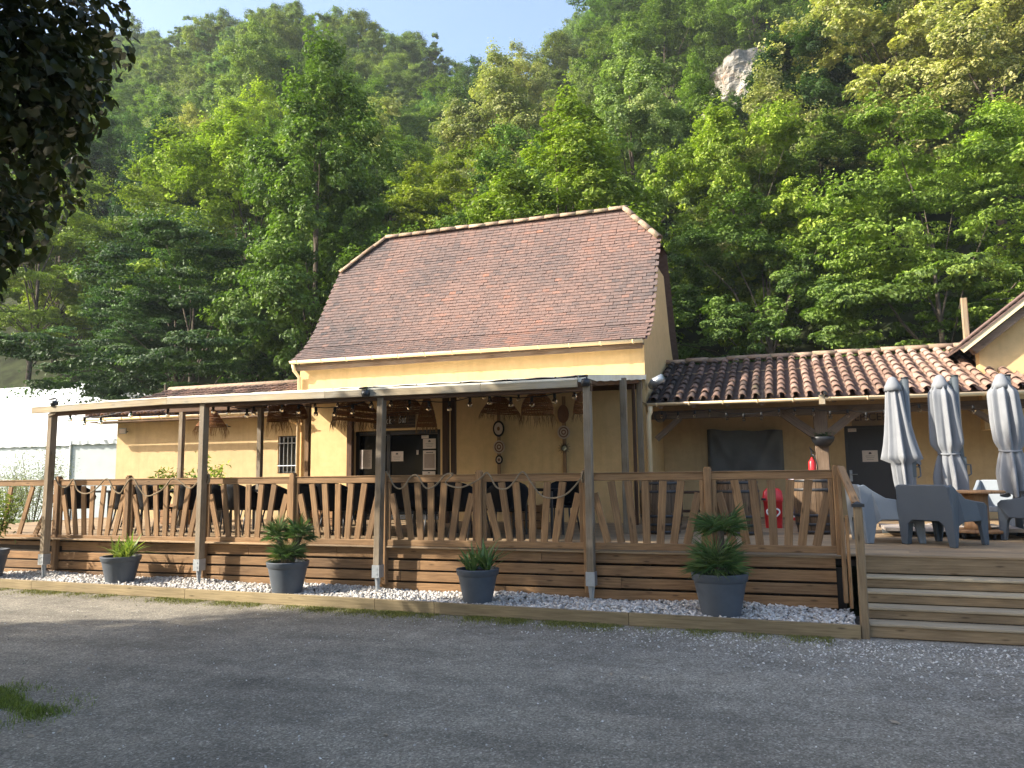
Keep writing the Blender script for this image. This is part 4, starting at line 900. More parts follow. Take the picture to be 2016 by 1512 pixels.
# stair side: sloping handrail, newel, stringer
X9 = PX[-1]; nw = atZ(1690, 1259, 0); NX, NY = .70, 8.90; nz = atY(1687, 996, NY).z
MB().beam((X9+.045, 9.62, ztop(0)+.02), (NX-.01, NY+.02, nz+.02), .075, .05).build('hand_rail', 'fence', rail)
MB().beam((X9+.02, 9.62, .24), (X9+.02, 9.62, ztop(0)-.06), .09, .045, (1, 0, 0)).build('end_board', 'fence', rail)
MB().beam((X9+.06, 9.40, .22), (X9+.06, 9.40, 1.22), .12, .03, (1, 0, 0)).build('end_board', 'fence', rail)
MB().beam((NX, NY, 0), (NX, NY, nz-.01), .085, .085, (0, 1, 0), .01).build('newel_post', 'stair', rail)
cp = MB(); cp.box((NX-.062, NY-.062, nz-.01), (NX+.062, NY+.062, nz+.022)); cp.add([(NX-.05, NY-.05, nz+.022), (NX+.05, NY-.05, nz+.022), (NX+.05, NY+.05, nz+.022), (NX-.05, NY+.05, nz+.022), (NX, NY, nz+.05)], [(0, 1, 4), (1, 2, 4), (2, 3, 4), (3, 0, 4)]); cp.build('newel_cap', 'dark', rail)
# ---- steps
stp = thing('terrace_steps', 'wide wooden steps up to the terrace at the right', 'stairs', (3, 9.4, 0))
zs = [0, .150, .272, .396, .520, DZ]; y0 = 8.93; dp_ = .272
for k in range(5):
    yy_ = y0+dp_*k; za, zb = zs[k], zs[k+1]; xa = NX+.05
    t_ = .028 if k < 4 else .0
    hz_ = zb-za-t_
    if k in (0, 4):
        MB().beam((xa, yy_+.014, za+hz_/2+.004), (4.9, yy_+.014, za+hz_/2+.004), .026, hz_-.008).build('riser', 'stair', stp)
    else: MB().beam((xa, yy_+.014, za+hz_/2), (4.9, yy_+.014, za+hz_/2), .026, hz_-.004).build('riser', 'stair', stp)
    if k < 4:
        for j in range(2): MB().beam((xa, yy_+.062+.14*j-.012, zb-.014), (4.9, yy_+.062+.14*j-.012, zb-.014), .136, .028).build('tread', 'tread', stp)
MB().box((NX+.06, 9.0, .0), (4.9, 9.06, .11)).build('stringer', 'under', stp)
# ---- timber edging and gravel bed
def Yk(X): return 8.84-.024*(X-.6)
ked = thing('timber_edging', 'long low plank edging along the gravel strip', 'edging', (-5.5, 9, 0))
xs = [-14.5, -11.2, -8.15, -5.05, -4.2, -1.75, .655]
for a, b in zip(xs[:-1], xs[1:]):
    MB().beam((a+.003, Yk(a), .072), (b-.003, Yk(b), .072+random.gauss(0, .002)), .045, .146).build('plank', 'kerb', ked)
gb = MB().add([(-14.5, Yk(-14.5), .075), (.64, Yk(.64), .075), (.64, 9.80, .075), (-14.5, 9.98, .075)], [(0, 1, 2, 3)]).build('gravel_bed', 'stone'); tag(gb, kind='structure')
ico = np.array([(0, 0, 1), (.894, 0, .447), (.276, .851, .447), (-.724, .526, .447), (-.724, -.526, .447), (.276, -.851, .447), (.724, .526, -.447), (-.276, .851, -.447), (-.894, 0, -.447), (-.276, -.851, -.447), (.724, -.526, -.447), (0, 0, -1)])
ICF = [(0, 1, 2), (0, 2, 3), (0, 3, 4), (0, 4, 5), (0, 5, 1), (1, 6, 2), (2, 7, 3), (3, 8, 4), (4, 9, 5), (5, 10, 1), (2, 6, 7), (3, 7, 8), (4, 8, 9), (5, 9, 10), (1, 10, 6), (11, 7, 6), (11, 8, 7), (11, 9, 8), (11, 10, 9), (11, 6, 10)]
def pebbles(name, P, size, rg, mat, flat=.65, tint=None, smooth=True):
    n = len(P); v = np.repeat(ico[None], n, 0)*(1+.16*rg.normal(size=(n, 12, 1))); v = v*np.stack([rg.uniform(.8, 1.4, n), rg.uniform(.7, 1.05, n), rg.uniform(flat*.75, flat*1.2, n)], 1)[:, None]*(size if np.isscalar(size) else size[:, None, None])
    a = rg.uniform(0, 6.28, n); c, s_ = np.cos(a)[:, None], np.sin(a)[:, None]; x, y = v[..., 0]*c-v[..., 1]*s_, v[..., 0]*s_+v[..., 1]*c
    tl = rg.normal(size=(n, 1))*.4; z = v[..., 2]+x*tl; v = np.stack([x, y, z], 2)+P[:, None]
    me = soup(name, v.reshape(-1, 3), 12, rg.uniform(0, 1, n) if tint is None else tint, mat, polys=ICF, smooth=smooth); o = bpy.data.objects.new(name, me); COL.objects.link(o); return o
rg = np.random.default_rng(3); n = 15000; X = rg.uniform(-13.6, .62, n); u = rg.uniform(0, 1, n)
yy_ = 8.84-.024*(X-.6)+.03+u*((9.72-.012*X)-(8.84-.024*(X-.6))-.0)
zz = .105+.03*u+.022*np.sin(X*2.3)*np.sin(u*5)+rg.uniform(0, .03, n)
tag(pebbles('white_gravel', np.stack([X, yy_, zz], 1), .021*rg.uniform(.65, 1.5, n), rg, 'pebble'), 'white rounded gravel between the edging and the terrace skirt', 'gravel', kind='stuff')
# loose chippings on the asphalt, thick near the steps
n = 9000; X = rg.uniform(-4.5, 5, n); Y_ = 8.75-np.abs(rg.normal(size=n))*(.26+.13*np.clip(X+3, 0, 6)); keep = (rg.random(n) < np.clip(.10+.16*(X+2.6), .03, 1)) & (Y_ > 3.2); X, Y_ = X[keep], Y_[keep]
Y_ = np.minimum(Y_, 8.84-.024*(X-.6)-.045); k = len(X)
tag(pebbles('loose_chippings', np.stack([X, Y_, np.full(k, .003)], 1), .009*rg.uniform(.5, 1.6, k), rg, 'stone', .6), 'pale loose chippings scattered on the asphalt before the steps', 'gravel', kind='stuff')
n = 1500; X = rg.uniform(-9, 3.5, n); Y_ = rg.uniform(3.4, 8.7, n)
tag(pebbles('scattered_grit', np.stack([X, Y_, np.full(n, .002)], 1), .006*rg.uniform(.5, 1.7, n), rg, 'stone', .6), 'sparse pale grit lying over the dark asphalt yard', 'gravel', kind='stuff')
# moss / weeds along the edging, grass patch at lower left
def blades(name, P, h, w_, rg, mat, label, cat, lean=.5):
    n = len(P); a = rg.uniform(0, 6.28, n); d = np.stack([np.cos(a), np.sin(a), np.zeros(n)], 1); s_ = np.stack([-np.sin(a), np.cos(a), np.zeros(n)], 1); h = h[:, None]; ln = (rg.uniform(0, lean, n))[:, None]
    v = np.stack([P-s_*w_, P+s_*w_, P+d*h*ln*.5+np.array([0, 0, 1])*h*.6+s_*w_*.7, P+d*h*ln+np.array([0, 0, 1])*h*.95], 1)
    me = soup(name, v.reshape(-1, 3), 4, rg.uniform(0, 1, n), mat, polys=TRI); o = bpy.data.objects.new(name, me); COL.objects.link(o); return tag(o, label, cat, kind='stuff')
n = 60000; X = rg.uniform(-13.5, .4, n); dens = .35+.65*np.exp(-((X+4.2)/2.6)**2); cl = np.sin(X*5.1)+np.sin(X*2.3+1)+np.sin(X*11.7); keep = (rg.random(n) < dens*np.clip(.5+.35*cl, .05, 1)); X = X[keep]; n = len(X)
Y_ = 8.84-.024*(X-.6)-.028-np.abs(rg.normal(size=n))*.17
blades('moss_fringe', np.stack([X, Y_, np.zeros(n)], 1), rg.uniform(.008, .032, n), .004, rg, 'moss', 'yellow-green moss and weeds fringing the plank edging', 'moss', 1.2)
n = 30000; c0 = atZ(20, 1400, 0); a = rg.uniform(0, 6.28, n); r = np.sqrt(rg.uniform(0, 1, n)); X = c0.x-.45+.80*r*np.cos(a)+.12*rg.normal(size=n); Y_ = c0.y+.42*r*np.sin(a)+.10*rg.normal(size=n); keep = (np.sin(X*6+1)+.8*np.sin(Y_*15+X*4)+rg.normal(size=n)*.6 > -.9+2.6*(r-.35))
blades('grass_patch', np.stack([X, Y_, np.zeros(n)], 1)[keep], rg.uniform(.01, .045, n)[keep], .0028, rg, 'grass', 'ragged green grass patch on the asphalt at the lower left', 'grass', 1.1)
# dry leaves on the asphalt
dl_ = [(54, 1182), (112, 1248), (226, 1297), (333, 1235), (180, 1291), (93, 1407), (118, 1440), (70, 1430), (265, 1460), (60, 1450), (1203, 1328), (760, 1447), (1762, 1423), (120, 1340)]
for i, (px, py) in enumerate(dl_):
    p = atZ(px, py, .006); mb = MB(); s_ = random.uniform(.02, .045); a = random.uniform(0, 6.28); d = V((math.cos(a), math.sin(a), 0)); e = V((-d.y, d.x, 0))
    mb.add([p-d*s_, p-e*s_*.45+V((0, 0, .010)), p+d*s_+V((0, 0, .012)), p+e*s_*.45+V((0, 0, .004))], [(0, 1, 2), (0, 2, 3)]); tag(mb.build('dry_leaf', 'dead'), '%s dry leaf on the asphalt, %s from the left' % ('small' if s_ < .032 else 'larger', ORD[sorted(dl_).index((px, py))]), 'leaf', 'dry leaves on the asphalt')
# ------------------------------------------------------------------ pergola
per = thing('pergola', 'timber pergola with pale cover spanning the terrace front', 'pergola', (-7, 12, DZ)); PY = 9.56
PPOST = [(105, 810, 86), (403, 800, 392), (752, 790, 744), (1156, 765, 1164)]
pxs = [atY(a, b, PY).x for a, b, c in PPOST]; fxs = [atY(c, 1120, PY).x for a, b, c in PPOST]
for k, (xt, xb) in enumerate(zip(pxs, fxs)):
    top = (2.80, 2.84, 2.80, 2.90)[k]
    MB().beam((xb, PY, .42), (xt, PY, top), .095, .12, (0, 1, 0), .008).build('post', 'post', per)
    ft = MB(); ft.box((xb-.056, PY-.069, .33), (xb+.056, PY+.069, .50)); f_ = ft.build('post_foot', 'metal', per)
    s_ = MB(); s_.add([(xb-.045, PY, .34), (xb+.045, PY, .34), (xb+.008, PY, .03), (xb-.008, PY, .03), (xb, PY-.045, .34), (xb, PY+.045, .34), (xb, PY+.008, .03), (xb, PY-.008, .03), (xb+.006, PY+.003, .34), (xb+.006, PY+.003, .03)], [(0, 1, 2, 3), (4, 5, 6, 7)])
    sol = s_.build('ground_spike', 'metal', f_); md = sol.modifiers.new('thick', 'SOLIDIFY'); md.thickness = .012
    for z in (.38, .45): MB().tube([(xb+.02, PY-.069, z), (xb+.02, PY-.078, z)], .008, 6).build('bolt', 'metal', f_)
bx0, bx1 = atY(64, 803, PY-.08).x, atY(1137, 747, PY-.08).x
fn = [atY(px, py, PY-.085) for px, py in ((64, 803), (330, 784), (640, 771), (946, 757), (1137, 747))]
for k, (a, b) in enumerate(zip(fn[:-1], fn[1:])):
    MB().beam(a+V((.002, 0, -.05)), b+V((-.002, 0, -.05)), .03, .098).build('fascia_board', 'fascia', per)
    MB().beam(a+V((.42 if k == 0 else .0, .085, -.10)), b+V((.16 if k == 3 else 0, .085, -.10)), .09, .10).build('front_beam', 'beam', per)
    MB().beam(a+V((.01, .03, .006)), b+V((0, .03, .006)), .10, .014 if k == 0 else .030).build('cover_edge', 'cover', per)
MB().beam((bx0+.35, PY-.05, 2.77), (bx0+.50, PY-.05, 2.82), .05, .06).build('bracket', 'post', per)
CX0, CX1 = HX0+.02, HX1+.02
def cz(y): return lerp(2.955, 3.60, (y-9.42)/(WY-9.42))
cov = MB(); n = 60
for k in range(n+1):
    x = lerp(CX0, CX1, k/n); wv = .012*math.sin(k*1.7)
    cov.v += [(x, 9.50, 2.965+wv*.6), (x, WY-.01, cz(WY)+wv*.2+.0), (x, 9.50, 2.955+wv*.6), (x, WY-.01, cz(WY)-.012)]
for k in range(n): a = 4*k; cov.face([a, a+4, a+5, a+1]); cov.face([a+2, a+3, a+7, a+6]); cov.face([a, a+2, a+6, a+4])
cov.face([0, 1, 3, 2]); cov.face([4*n, 4*n+2, 4*n+3, 4*n+1]); cov.build('cover', 'cover', per)
# folded edge of the cover along the left half of the beam and along the right end
e2 = MB(); n = 24
for k in range(n+1):
    t = k/n; y = lerp(9.60, WY-.02, t); z = cz(y); hgt = .085+.006*math.sin(k*1.9); e2.v += [(CX1+.012, y, z+.01), (CX1+.012+.01*math.sin(k), y, z-hgt)]
for k in range(n): e2.face([2*k, 2*k+2, 2*k+3, 2*k+1])
e2.build('cover_edge', 'cover', per)
for k in range(14):
    x = lerp(bx0+.5, bx1-.3, k/13); MB().lathe([(.012, 0), (.012, .012), (0, .018)], (x, PY-.06, 2.945), 6).build('cover_clip', 'wire', per)
for k in range(10):  # dark boards added under the cover to cut bounced light
    a, b = lerp(CX0+.03, CX1-.03, k/10), lerp(CX0+.03, CX1-.03, (k+1)/10)
    MB().add([(a, 9.66, cz(9.66)-.03), (b-.004, 9.66, cz(9.66)-.03), (b-.004, WY-.01, cz(WY)-.03), (a, WY-.01, cz(WY)-.03)], [(0, 3, 2, 1)]).build('added_dark_lining', 'beam', per)
RAFX = [CX0+.12, -9.0, -7.55, -6.1, -4.65, -3.3, CX1-.12]
for x in RAFX: MB().beam((x, 9.64, cz(9.64)-.09), (x, WY-.0, cz(WY)-.09), .07, .13).build('rafter', 'beam', per)
MB().beam((HX0+.05, WY-.04, cz(WY)-.2), (HX1-.05, WY-.04, cz(WY)-.2), .05, .14).build('wall_plate', 'beam', per)
def rpost(px, Y, zt, mat, w_=.10, nm='post'):
    x = atY(px, 880, Y).x; MB().beam((x, Y, DZ), (x, Y, zt), w_, w_*.9, (0, 1, 0), .008).build(nm, mat, per); return x
r1 = rpost(357, 12.6, 3.05, 'post'); r2 = rpost(512, 12.6, 3.05, 'post'); MB().beam((r1-.4, 12.6, 3.10), (r2+.1, 12.6, 3.10), .09, .12).build('rear_beam', 'beam', per)
rpost(606, 13.6, cz(13.6)-.16, 'fence'); rpost(690, 14.88, cz(14.9)-.16, 'beam', .13); rpost(878, 14.3, cz(14.3)-.16, 'beam', .12); rpost(893, 13.0, cz(13)-.16, 'beam', .09)
rpost(1230, 12.5, cz(12.5)-.05, 'post', .105); rpost(1250, 14.4, cz(14.4)-.16, 'beam', .06); rpost(1262, 14.75, cz(14.75)-.12, 'post', .10)
MB().beam((pxs[3]-.02, PY+.0, 2.90), (pxs[3]-.02, PY+.55, 2.92), .05, .06).build('bracket', 'beam', per)
# spotlights clamped to the beam
def clampspot(px, py, Y, label):
    p = atY(px, py, Y); t = thing('clamp_spotlight', label, 'lamp', (p.x, Y, p.z), 'small black spotlights on the pergola beam')
    MB().lathe([(.0, -.05), (.05, -.045), (.065, 0), (.05, .045), (.02, .05)], p, 12).build('head', 'dark', t, True); MB().beam(p+V((-.08, -.02, .075)), p+V((.03, -.02, .085)), .07, .018).build('visor', 'dark', t); MB().tube([p+V((.02, 0, .04)), p+V((.0, .05, .08))], .012, 5).build('bracket', 'dark', t)
clampspot(720, 775, PY-.12, 'black spotlight clamped to the middle of the pergola beam'); clampspot(1153, 753, PY-.08, 'black spotlight on top of the right-hand pergola post'); clampspot(107, 795, PY-.08, 'black spotlight at the left end of the pergola beam')
# ================================================================== THINGS
# ---- ropes slung along the railing
def rope(pts, label):
    P = [V(p) for p in pts]; out = []
    for i in range(len(P)-1):
        p0, p1, p2, p3 = P[max(0, i-1)], P[i], P[i+1], P[min(len(P)-1, i+2)]
        for k in range(8):
            t = k/8; out.append(.5*((2*p1)+(p2-p0)*t+(2*p0-5*p1+4*p2-p3)*t*t+(3*p1-p0-3*p2+p3)*t**3))
    out.append(P[-1]); mb = MB()
    mb.tube(out, .0115, 7); tag(mb.build('rope', 'rope', None, True), label, 'rope')
z1 = lambda L: [atY(700*0+x/3.024, 700+y/3.024, 9.62) for x, y in L]
rope(z1([(330, 722), (345, 760), (380, 785), (412, 770), (432, 738), (445, 752), (462, 800), (500, 822), (545, 812), (590, 775), (625, 738), (650, 745), (680, 800), (715, 820), (745, 775), (775, 735), (800, 738), (830, 790), (870, 835), (920, 825), (975, 790), (1020, 735), (1060, 742), (1130, 790), (1180, 750), (1240, 712)]), 'thick natural rope looped over the left part of the railing')
z2 = lambda L: [atY(450+x/3.024, 700+y/3.024, 9.62) for x, y in L]
z3 = lambda L: [atY(850+x/2.75, 700+y/2.75, 9.62) for x, y in L]
rope(z2([(938, 690), (958, 720), (985, 775), (1020, 793), (1052, 770), (1078, 728), (1105, 712), (1130, 722), (1165, 780), (1200, 790), (1245, 760), (1290, 710), (1335, 705)])+z3([(75, 690), (140, 715), (200, 700), (262, 665), (295, 635), (318, 655), (350, 712), (400, 722), (440, 690), (475, 640), (500, 634), (540, 690), (590, 755), (650, 772), (720, 755), (780, 700), (822, 640)]), 'thick natural rope looped over the right part of the railing')
for px, py in ((1242/3.024, 700+725/3.024), (850+818/2.75, 700+645/2.75)):
    p = atY(px, py, 9.60); mb = MB()
    for k in range(4): mb.lathe([(.014, -.05), (.020, -.02), (.020, .02), (.013, .05)], p+V((random.gauss(0, .008), 0, -.018*k)), 6)
    tag(mb.build('rope_knot', 'rope', None, True), 'knotted rope end tied at the %s railing post' % ('left' if px < 600 else 'right'), 'rope')
# ---- pots and plants
def pot(parent, c, h, r0, r1):
    mb = MB(); mb.lathe([(r0, 0), (r0+(r1-r0)*.80, h*.80), (r1-.012, h*.80), (r1, h*.83), (r1+.012, h*.985), (r1+.006, h), (r1-.022, h), (r1-.03, h*.9), (0, h*.9)], c, 40); p = mb.build('pot', 'pot', parent, True)
    md = p.modifiers.new('edge', 'EDGE_SPLIT'); md.split_angle = math.radians(40)
    so_ = MB(); so_.lathe([(r1-.026, h*.9), (r1*.6, h*.925), (0, h*.93)], c, 20); so_.build('soil', 'soil', p, True); return p
def strap_leaf(L, w_, bend, mat, tint):
    mb = MB(); mb.tint = tint; n = 6
    for i in range(n+1):
        t = i/n; x = L*(t-.12*bend*t*t); z = -bend*L*.55*t*t; ww = w_*(.55+.9*t if t < .45 else (1-t)*1.72)*.5+.001
        mb.v += [(x, -ww, z+ww*.35), (x, 0, z), (x, ww, z+ww*.35)]
    for i in range(n):
        a = 3*i; mb.face([a, a+3, a+4, a+1]); mb.face([a+1, a+4, a+5, a+2])
    return mb.mesh('leaf', mat, smooth=True)
LEAFC = {}
def rosette(parent, c, n, L, w_, mat, rg, spread=(15, 75), name='leaf'):
    for i in range(n):
        key = (mat, round(L, 2), rg.randrange(4))
        if key not in LEAFC: LEAFC[key] = strap_leaf(L, w_, (.15, .45, .8, .3)[key[2]], mat, (.2, .5, .8, .95)[key[2]])
        az = i*2.4+rg.uniform(-.3, .3); el = math.radians(lerp(spread[1], spread[0], (i/n)))
        mt = Matrix.Rotation(az, 4, 'Z') @ Matrix.Rotation(-el+rg.uniform(-.1, .1), 4, 'Y') @ Matrix.Scale(rg.uniform(.75, 1.15), 4); mt.translation = V(c)+V((rg.gauss(0, .012), rg.gauss(0, .012), 0)); inst(LEAFC[key], name, parent, mt)
def yucca_pot(px, py, h, r0, r1, heads, mat, label, Lf=.34):
    c = atZ(px, py, .13); c.y += r0; t = thing('potted_yucca', label, 'potted plant', c, 'grey pots along the gravel strip'); pot(t, c, h, r0, r1); rg = random.Random(px)
    for dx, dy, dz, s_ in heads: rosette(t, c+V((dx, dy, h*.93+dz)), int(15*s_), Lf*s_, .045, mat, rg, (28, 85))
def fan_mesh(nl, L, tint):
    mb = MB(); mb.tint = tint
    mb.tube([(0, 0, 0), (L*.25, 0, .015), (L*.38, 0, 0)], [.007, .005, .004], 5); b = V((L*.38, 0, 0))
    for i in range(nl):
        a = lerp(-1.75, 1.75, i/(nl-1)); ll = L*(.78-.16*abs(a)/1.75)*random.uniform(.9, 1.08); d = V((math.cos(a), math.sin(a), .22-.16*abs(a)+random.gauss(0, .07))).normalized(); s_ = V((-math.sin(a), math.cos(a), 0)); e = b+d*ll-V((0, 0, ll*.13)); m_ = b+d*ll*.5; w_ = L*.0135
        o = len(mb.v); mb.v += [tuple(b+s_*w_*.3), tuple(b-s_*w_*.3), tuple(m_-s_*w_+V((0, 0, .004))), tuple(m_+s_*w_+V((0, 0, .004))), tuple(e), tuple(m_-V((0, 0, .006)))]
        mb.tint = min(1, max(0, tint+random.gauss(0, .15))); mb.face([o, o+1, o+5]); mb.face([o+1, o+2, o+5]); mb.face([o, o+5, o+3]); mb.face([o+2, o+4, o+5]); mb.face([o+5, o+4, o+3])
    return mb
FANS = {}
def palm_head(parent, c, n, L, rg, rng_el=(-25, 65)):
    for i in range(n):
        k = (round(L, 2), rg.randrange(4))
        if k not in FANS: FANS[k] = fan_mesh(21, L, (.2, .45, .7, .9)[k[1]]).mesh('frond', 'palm')
        az = i*2.4+rg.uniform(-.25, .25); el = math.radians(lerp(rng_el[1], rng_el[0], (i/n)**.8)); mt = Matrix.Rotation(az, 4, 'Z') @ Matrix.Rotation(-el, 4, 'Y') @ Matrix.Rotation(rg.uniform(-.4, .4), 4, 'X') @ Matrix.Scale(rg.uniform(.8, 1.15), 4); mt.translation = V(c); inst(FANS[k], 'frond', parent, mt)
def palm_pot(px, py, h, r0, r1, heads, label):
    c = atZ(px, py, .13); c.y += r0; t = thing('potted_palm', label, 'potted plant', c, 'grey pots along the gravel strip'); pot(t, c, h, r0, r1); rg = random.Random(px)
    for k, (dx, dy, dz, n, L, el) in enumerate(heads):
        q = c+V((dx, dy, h*.93+dz)); mb = MB(); mb.tube([c+V((dx*.2, dy*.2, h*.88)), c+V((dx*.6, dy*.6, h*.9+dz*.5)), q], [.05, .045, .035], 8); mb.build('stem', 'bark', t, True); palm_head(t, q, n, L, rg, el)
yucca_pot(215, 1150, .40, .20, .285, [(-.13, .02, 0, 1.0), (.05, -.05, 0, .9), (.13, .06, .02, 1.15), (.16, -.04, 0, 1.0), (.0, .10, .0, .9)], 'yucca', 'grey pot of bright yellow-green yucca, leftmost on the gravel strip')
palm_pot(548, 1170, .42, .20, .28, [(0.02, -.02, .11, 26, .30, (-15, 60)), (-.17, .0, .38, 20, .25, (-35, 80)), (.17, .03, .40, 20, .265, (-35, 80))], 'grey pot with a three-headed dark fan palm left of the middle post')
yucca_pot(930, 1189, .41, .18, .262, [(-.14, .03, 0, .75), (-.04, -.05, 0, 1.0), (.07, .03, .02, 1.2), (.15, -.02, 0, 1.0)], 'yucca2', 'grey pot of green spiky yucca in front of the shaded railing', .36)
palm_pot(1417, 1216, .46, .215, .305, [(-.02, -.03, .10, 34, .37, (-12, 60)), (.03, .03, .50, 20, .36, (-10, 45))], 'large grey pot with a two-tiered fan palm near the steps')
# leafy shrub in a cut-off pot at the left edge
def leafy(parent, c, R, H, n, leaf, mat, seed, stems=7, name='foliage', wd=.42):
    rg = np.random.default_rng(seed); mb = MB(); tips = []
    for i in range(stems):
        a = rg.uniform(0, 6.28); q = rg.uniform(.3, 1)*R; e = V((c[0]+math.cos(a)*q, c[1]+math.sin(a)*q, c[2]+H*rg.uniform(.6, 1))); b = V(c); mb.tube([b, b.lerp(e, .5)+V((0, 0, H*.08)), e], [.012, .009, .004], 5); tips.append((b, e))
    mb.build('stem', 'bark', parent, True)
    k = rg.integers(0, stems, n); t = rg.uniform(.25, 1.0, n)**.7; B = np.array([tuple(q[0]) for q in tips])[k]; E = np.array([tuple(q[1]) for q in tips])[k]
    P = B+(E-B)*t[:, None]+rg.normal(size=(n, 3))*R*.20; Nn = unit(rg.normal(size=(n, 3))*.7+np.array([0, 0, .8])); v = leaf_quads(P, Nn, leaf*rg.uniform(.6, 1.3, n), wd, rg, .1)
    me = soup(name, v-np.array(tuple(ORG.get(parent, V((0, 0, 0))))), 4, rg.uniform(0, 1, n), mat, polys=TRI); o = bpy.data.objects.new(name, me); COL.objects.link(o); o.parent = parent
c = atZ(-48, 1140, .13); c.y += .2; t = thing('potted_shrub', 'cut-off pot with a bright leafy shrub at the left edge', 'potted plant', c, 'grey pots along the gravel strip'); pot(t, c, .45, .2, .28); leafy(t, c+V((.06, 0, .42)), .38, .98, 900, .075, 'laurel', 4, 9)
def shrub(px, py, Y, R, H, n, leaf, mat, label, name, seed, zb=DZ, wd=.42):
    p = atY(px, py, Y); t = thing(name, label, 'shrub', (p.x, Y, zb)); leafy(t, (p.x, Y, zb), R, H, n, leaf, mat, seed, 12, wd=wd)
shrub(70, 900, 14.5, .95, 2.1, 5200, .055, 'olive', 'pale olive shrub in front of the white tent', 'olive_shrub', 11, .3, .3)
shrub(20, 930, 13.2, .5, 1.6, 2200, .05, 'olive', 'smaller pale shrub at the left edge behind the railing', 'olive_shrub', 12, .3, .3)
for px, Y, R, H, s_, lab in ((325, 13.6, .35, 1.15, 21, 'low leafy oleander left of the first rear pergola post'), (425, 13.8, .45, 1.45, 22, 'taller leafy oleander right of the second front post'), (372, 13.9, .3, 1.15, 23, 'small leafy oleander between the two larger ones')):
    p = atY(px, 930, Y); t = thing('potted_oleander', lab, 'potted plant', (p.x, Y, DZ)); bb = MB(); bb.lathe([(.16, 0), (.2, .3), (.2, .34), (.18, .34), (.17, .28), (0, .28)], (p.x, Y, DZ), 20); bb.build('pot', 'pot', t, True); leafy(t, (p.x, Y, DZ+.28), R, H-.28, 420, .12, 'laurel', s_, 8, wd=.28)
# ---- festoon lights
def festoon(pts, label, Y, drop=.05, extra=None):
    P = [atY(x, y, Y)+V((0, 0, drop)) for x, y in pts]; t = thing('festoon_lights', label, 'string lights', P[0]); mb = MB(); out = []
    for a, b in zip(P[:-1], P[1:]):
        for k in range(4): q = k/4; out.append(a.lerp(b, q)-V((0, 0, .012*4*q*(1-q))))
    out.append(P[-1]); mb.tube(out, .007, 5); mb.build('cable', 'wire', t)
    for p in P:
        s_ = MB(); s_.lathe([(.015, .0), (.022, -.012), (.022, -.055), (.017, -.06)], p, 8); so_ = s_.build('socket', 'wire', t, True); b_ = MB(); b_.lathe([(.015, -.06), (.030, -.085), (.036, -.108), (.029, -.135), (0, -.146)], p, 10); b_.build('bulb', 'bulb', so_, True)
Z2 = lambda L: [(450+x/3.024, 700+y/3.024) for x, y in L]; Z3 = lambda L: [(850+x/2.75, 700+y/2.75) for x, y in L]; Z1 = lambda L: [(x/3.024, 700+y/3.024) for x, y in L]; Z4 = lambda L: [(1230+x/2.52, 680+y/2.52) for x, y in L]; Z5 = lambda L: [(1600+x/2.327, 640+y/2.327) for x, y in L]
festoon(Z1([(418, 362), (503, 384), (600, 380), (780, 338), (1000, 332), (1270, 312), (1360, 320), (1470, 336)])+Z2([(150, 322), (318, 300), (418, 312), (520, 326), (632, 326), (738, 314), (850, 276), (967, 268), (1077, 286), (1193, 292), (1315, 294), (1437, 268)])+Z3([(207, 243), (313, 232), (428, 244), (542, 242), (665, 225), (772, 200)]), 'clear bulbs on a black cable under the pergola beam', 10.1)
festoon(Z4([(183, 340), (265, 343), (347, 336), (422, 330), (505, 347), (590, 352), (678, 345), (765, 328), (843, 323), (935, 325), (1020, 340), (1105, 332)])+Z5([(245, 413), (330, 400), (488, 376), (600, 385), (735, 380)]), 'clear bulbs on a cable under the shop porch eave', 15.0)
festoon(Z2([(515, 285), (650, 280), (760, 296), (905, 270)])+Z3([(150, 205), (285, 208), (470, 218), (600, 210)]), 'second row of bulbs deeper under the pergola cover', 12.2)
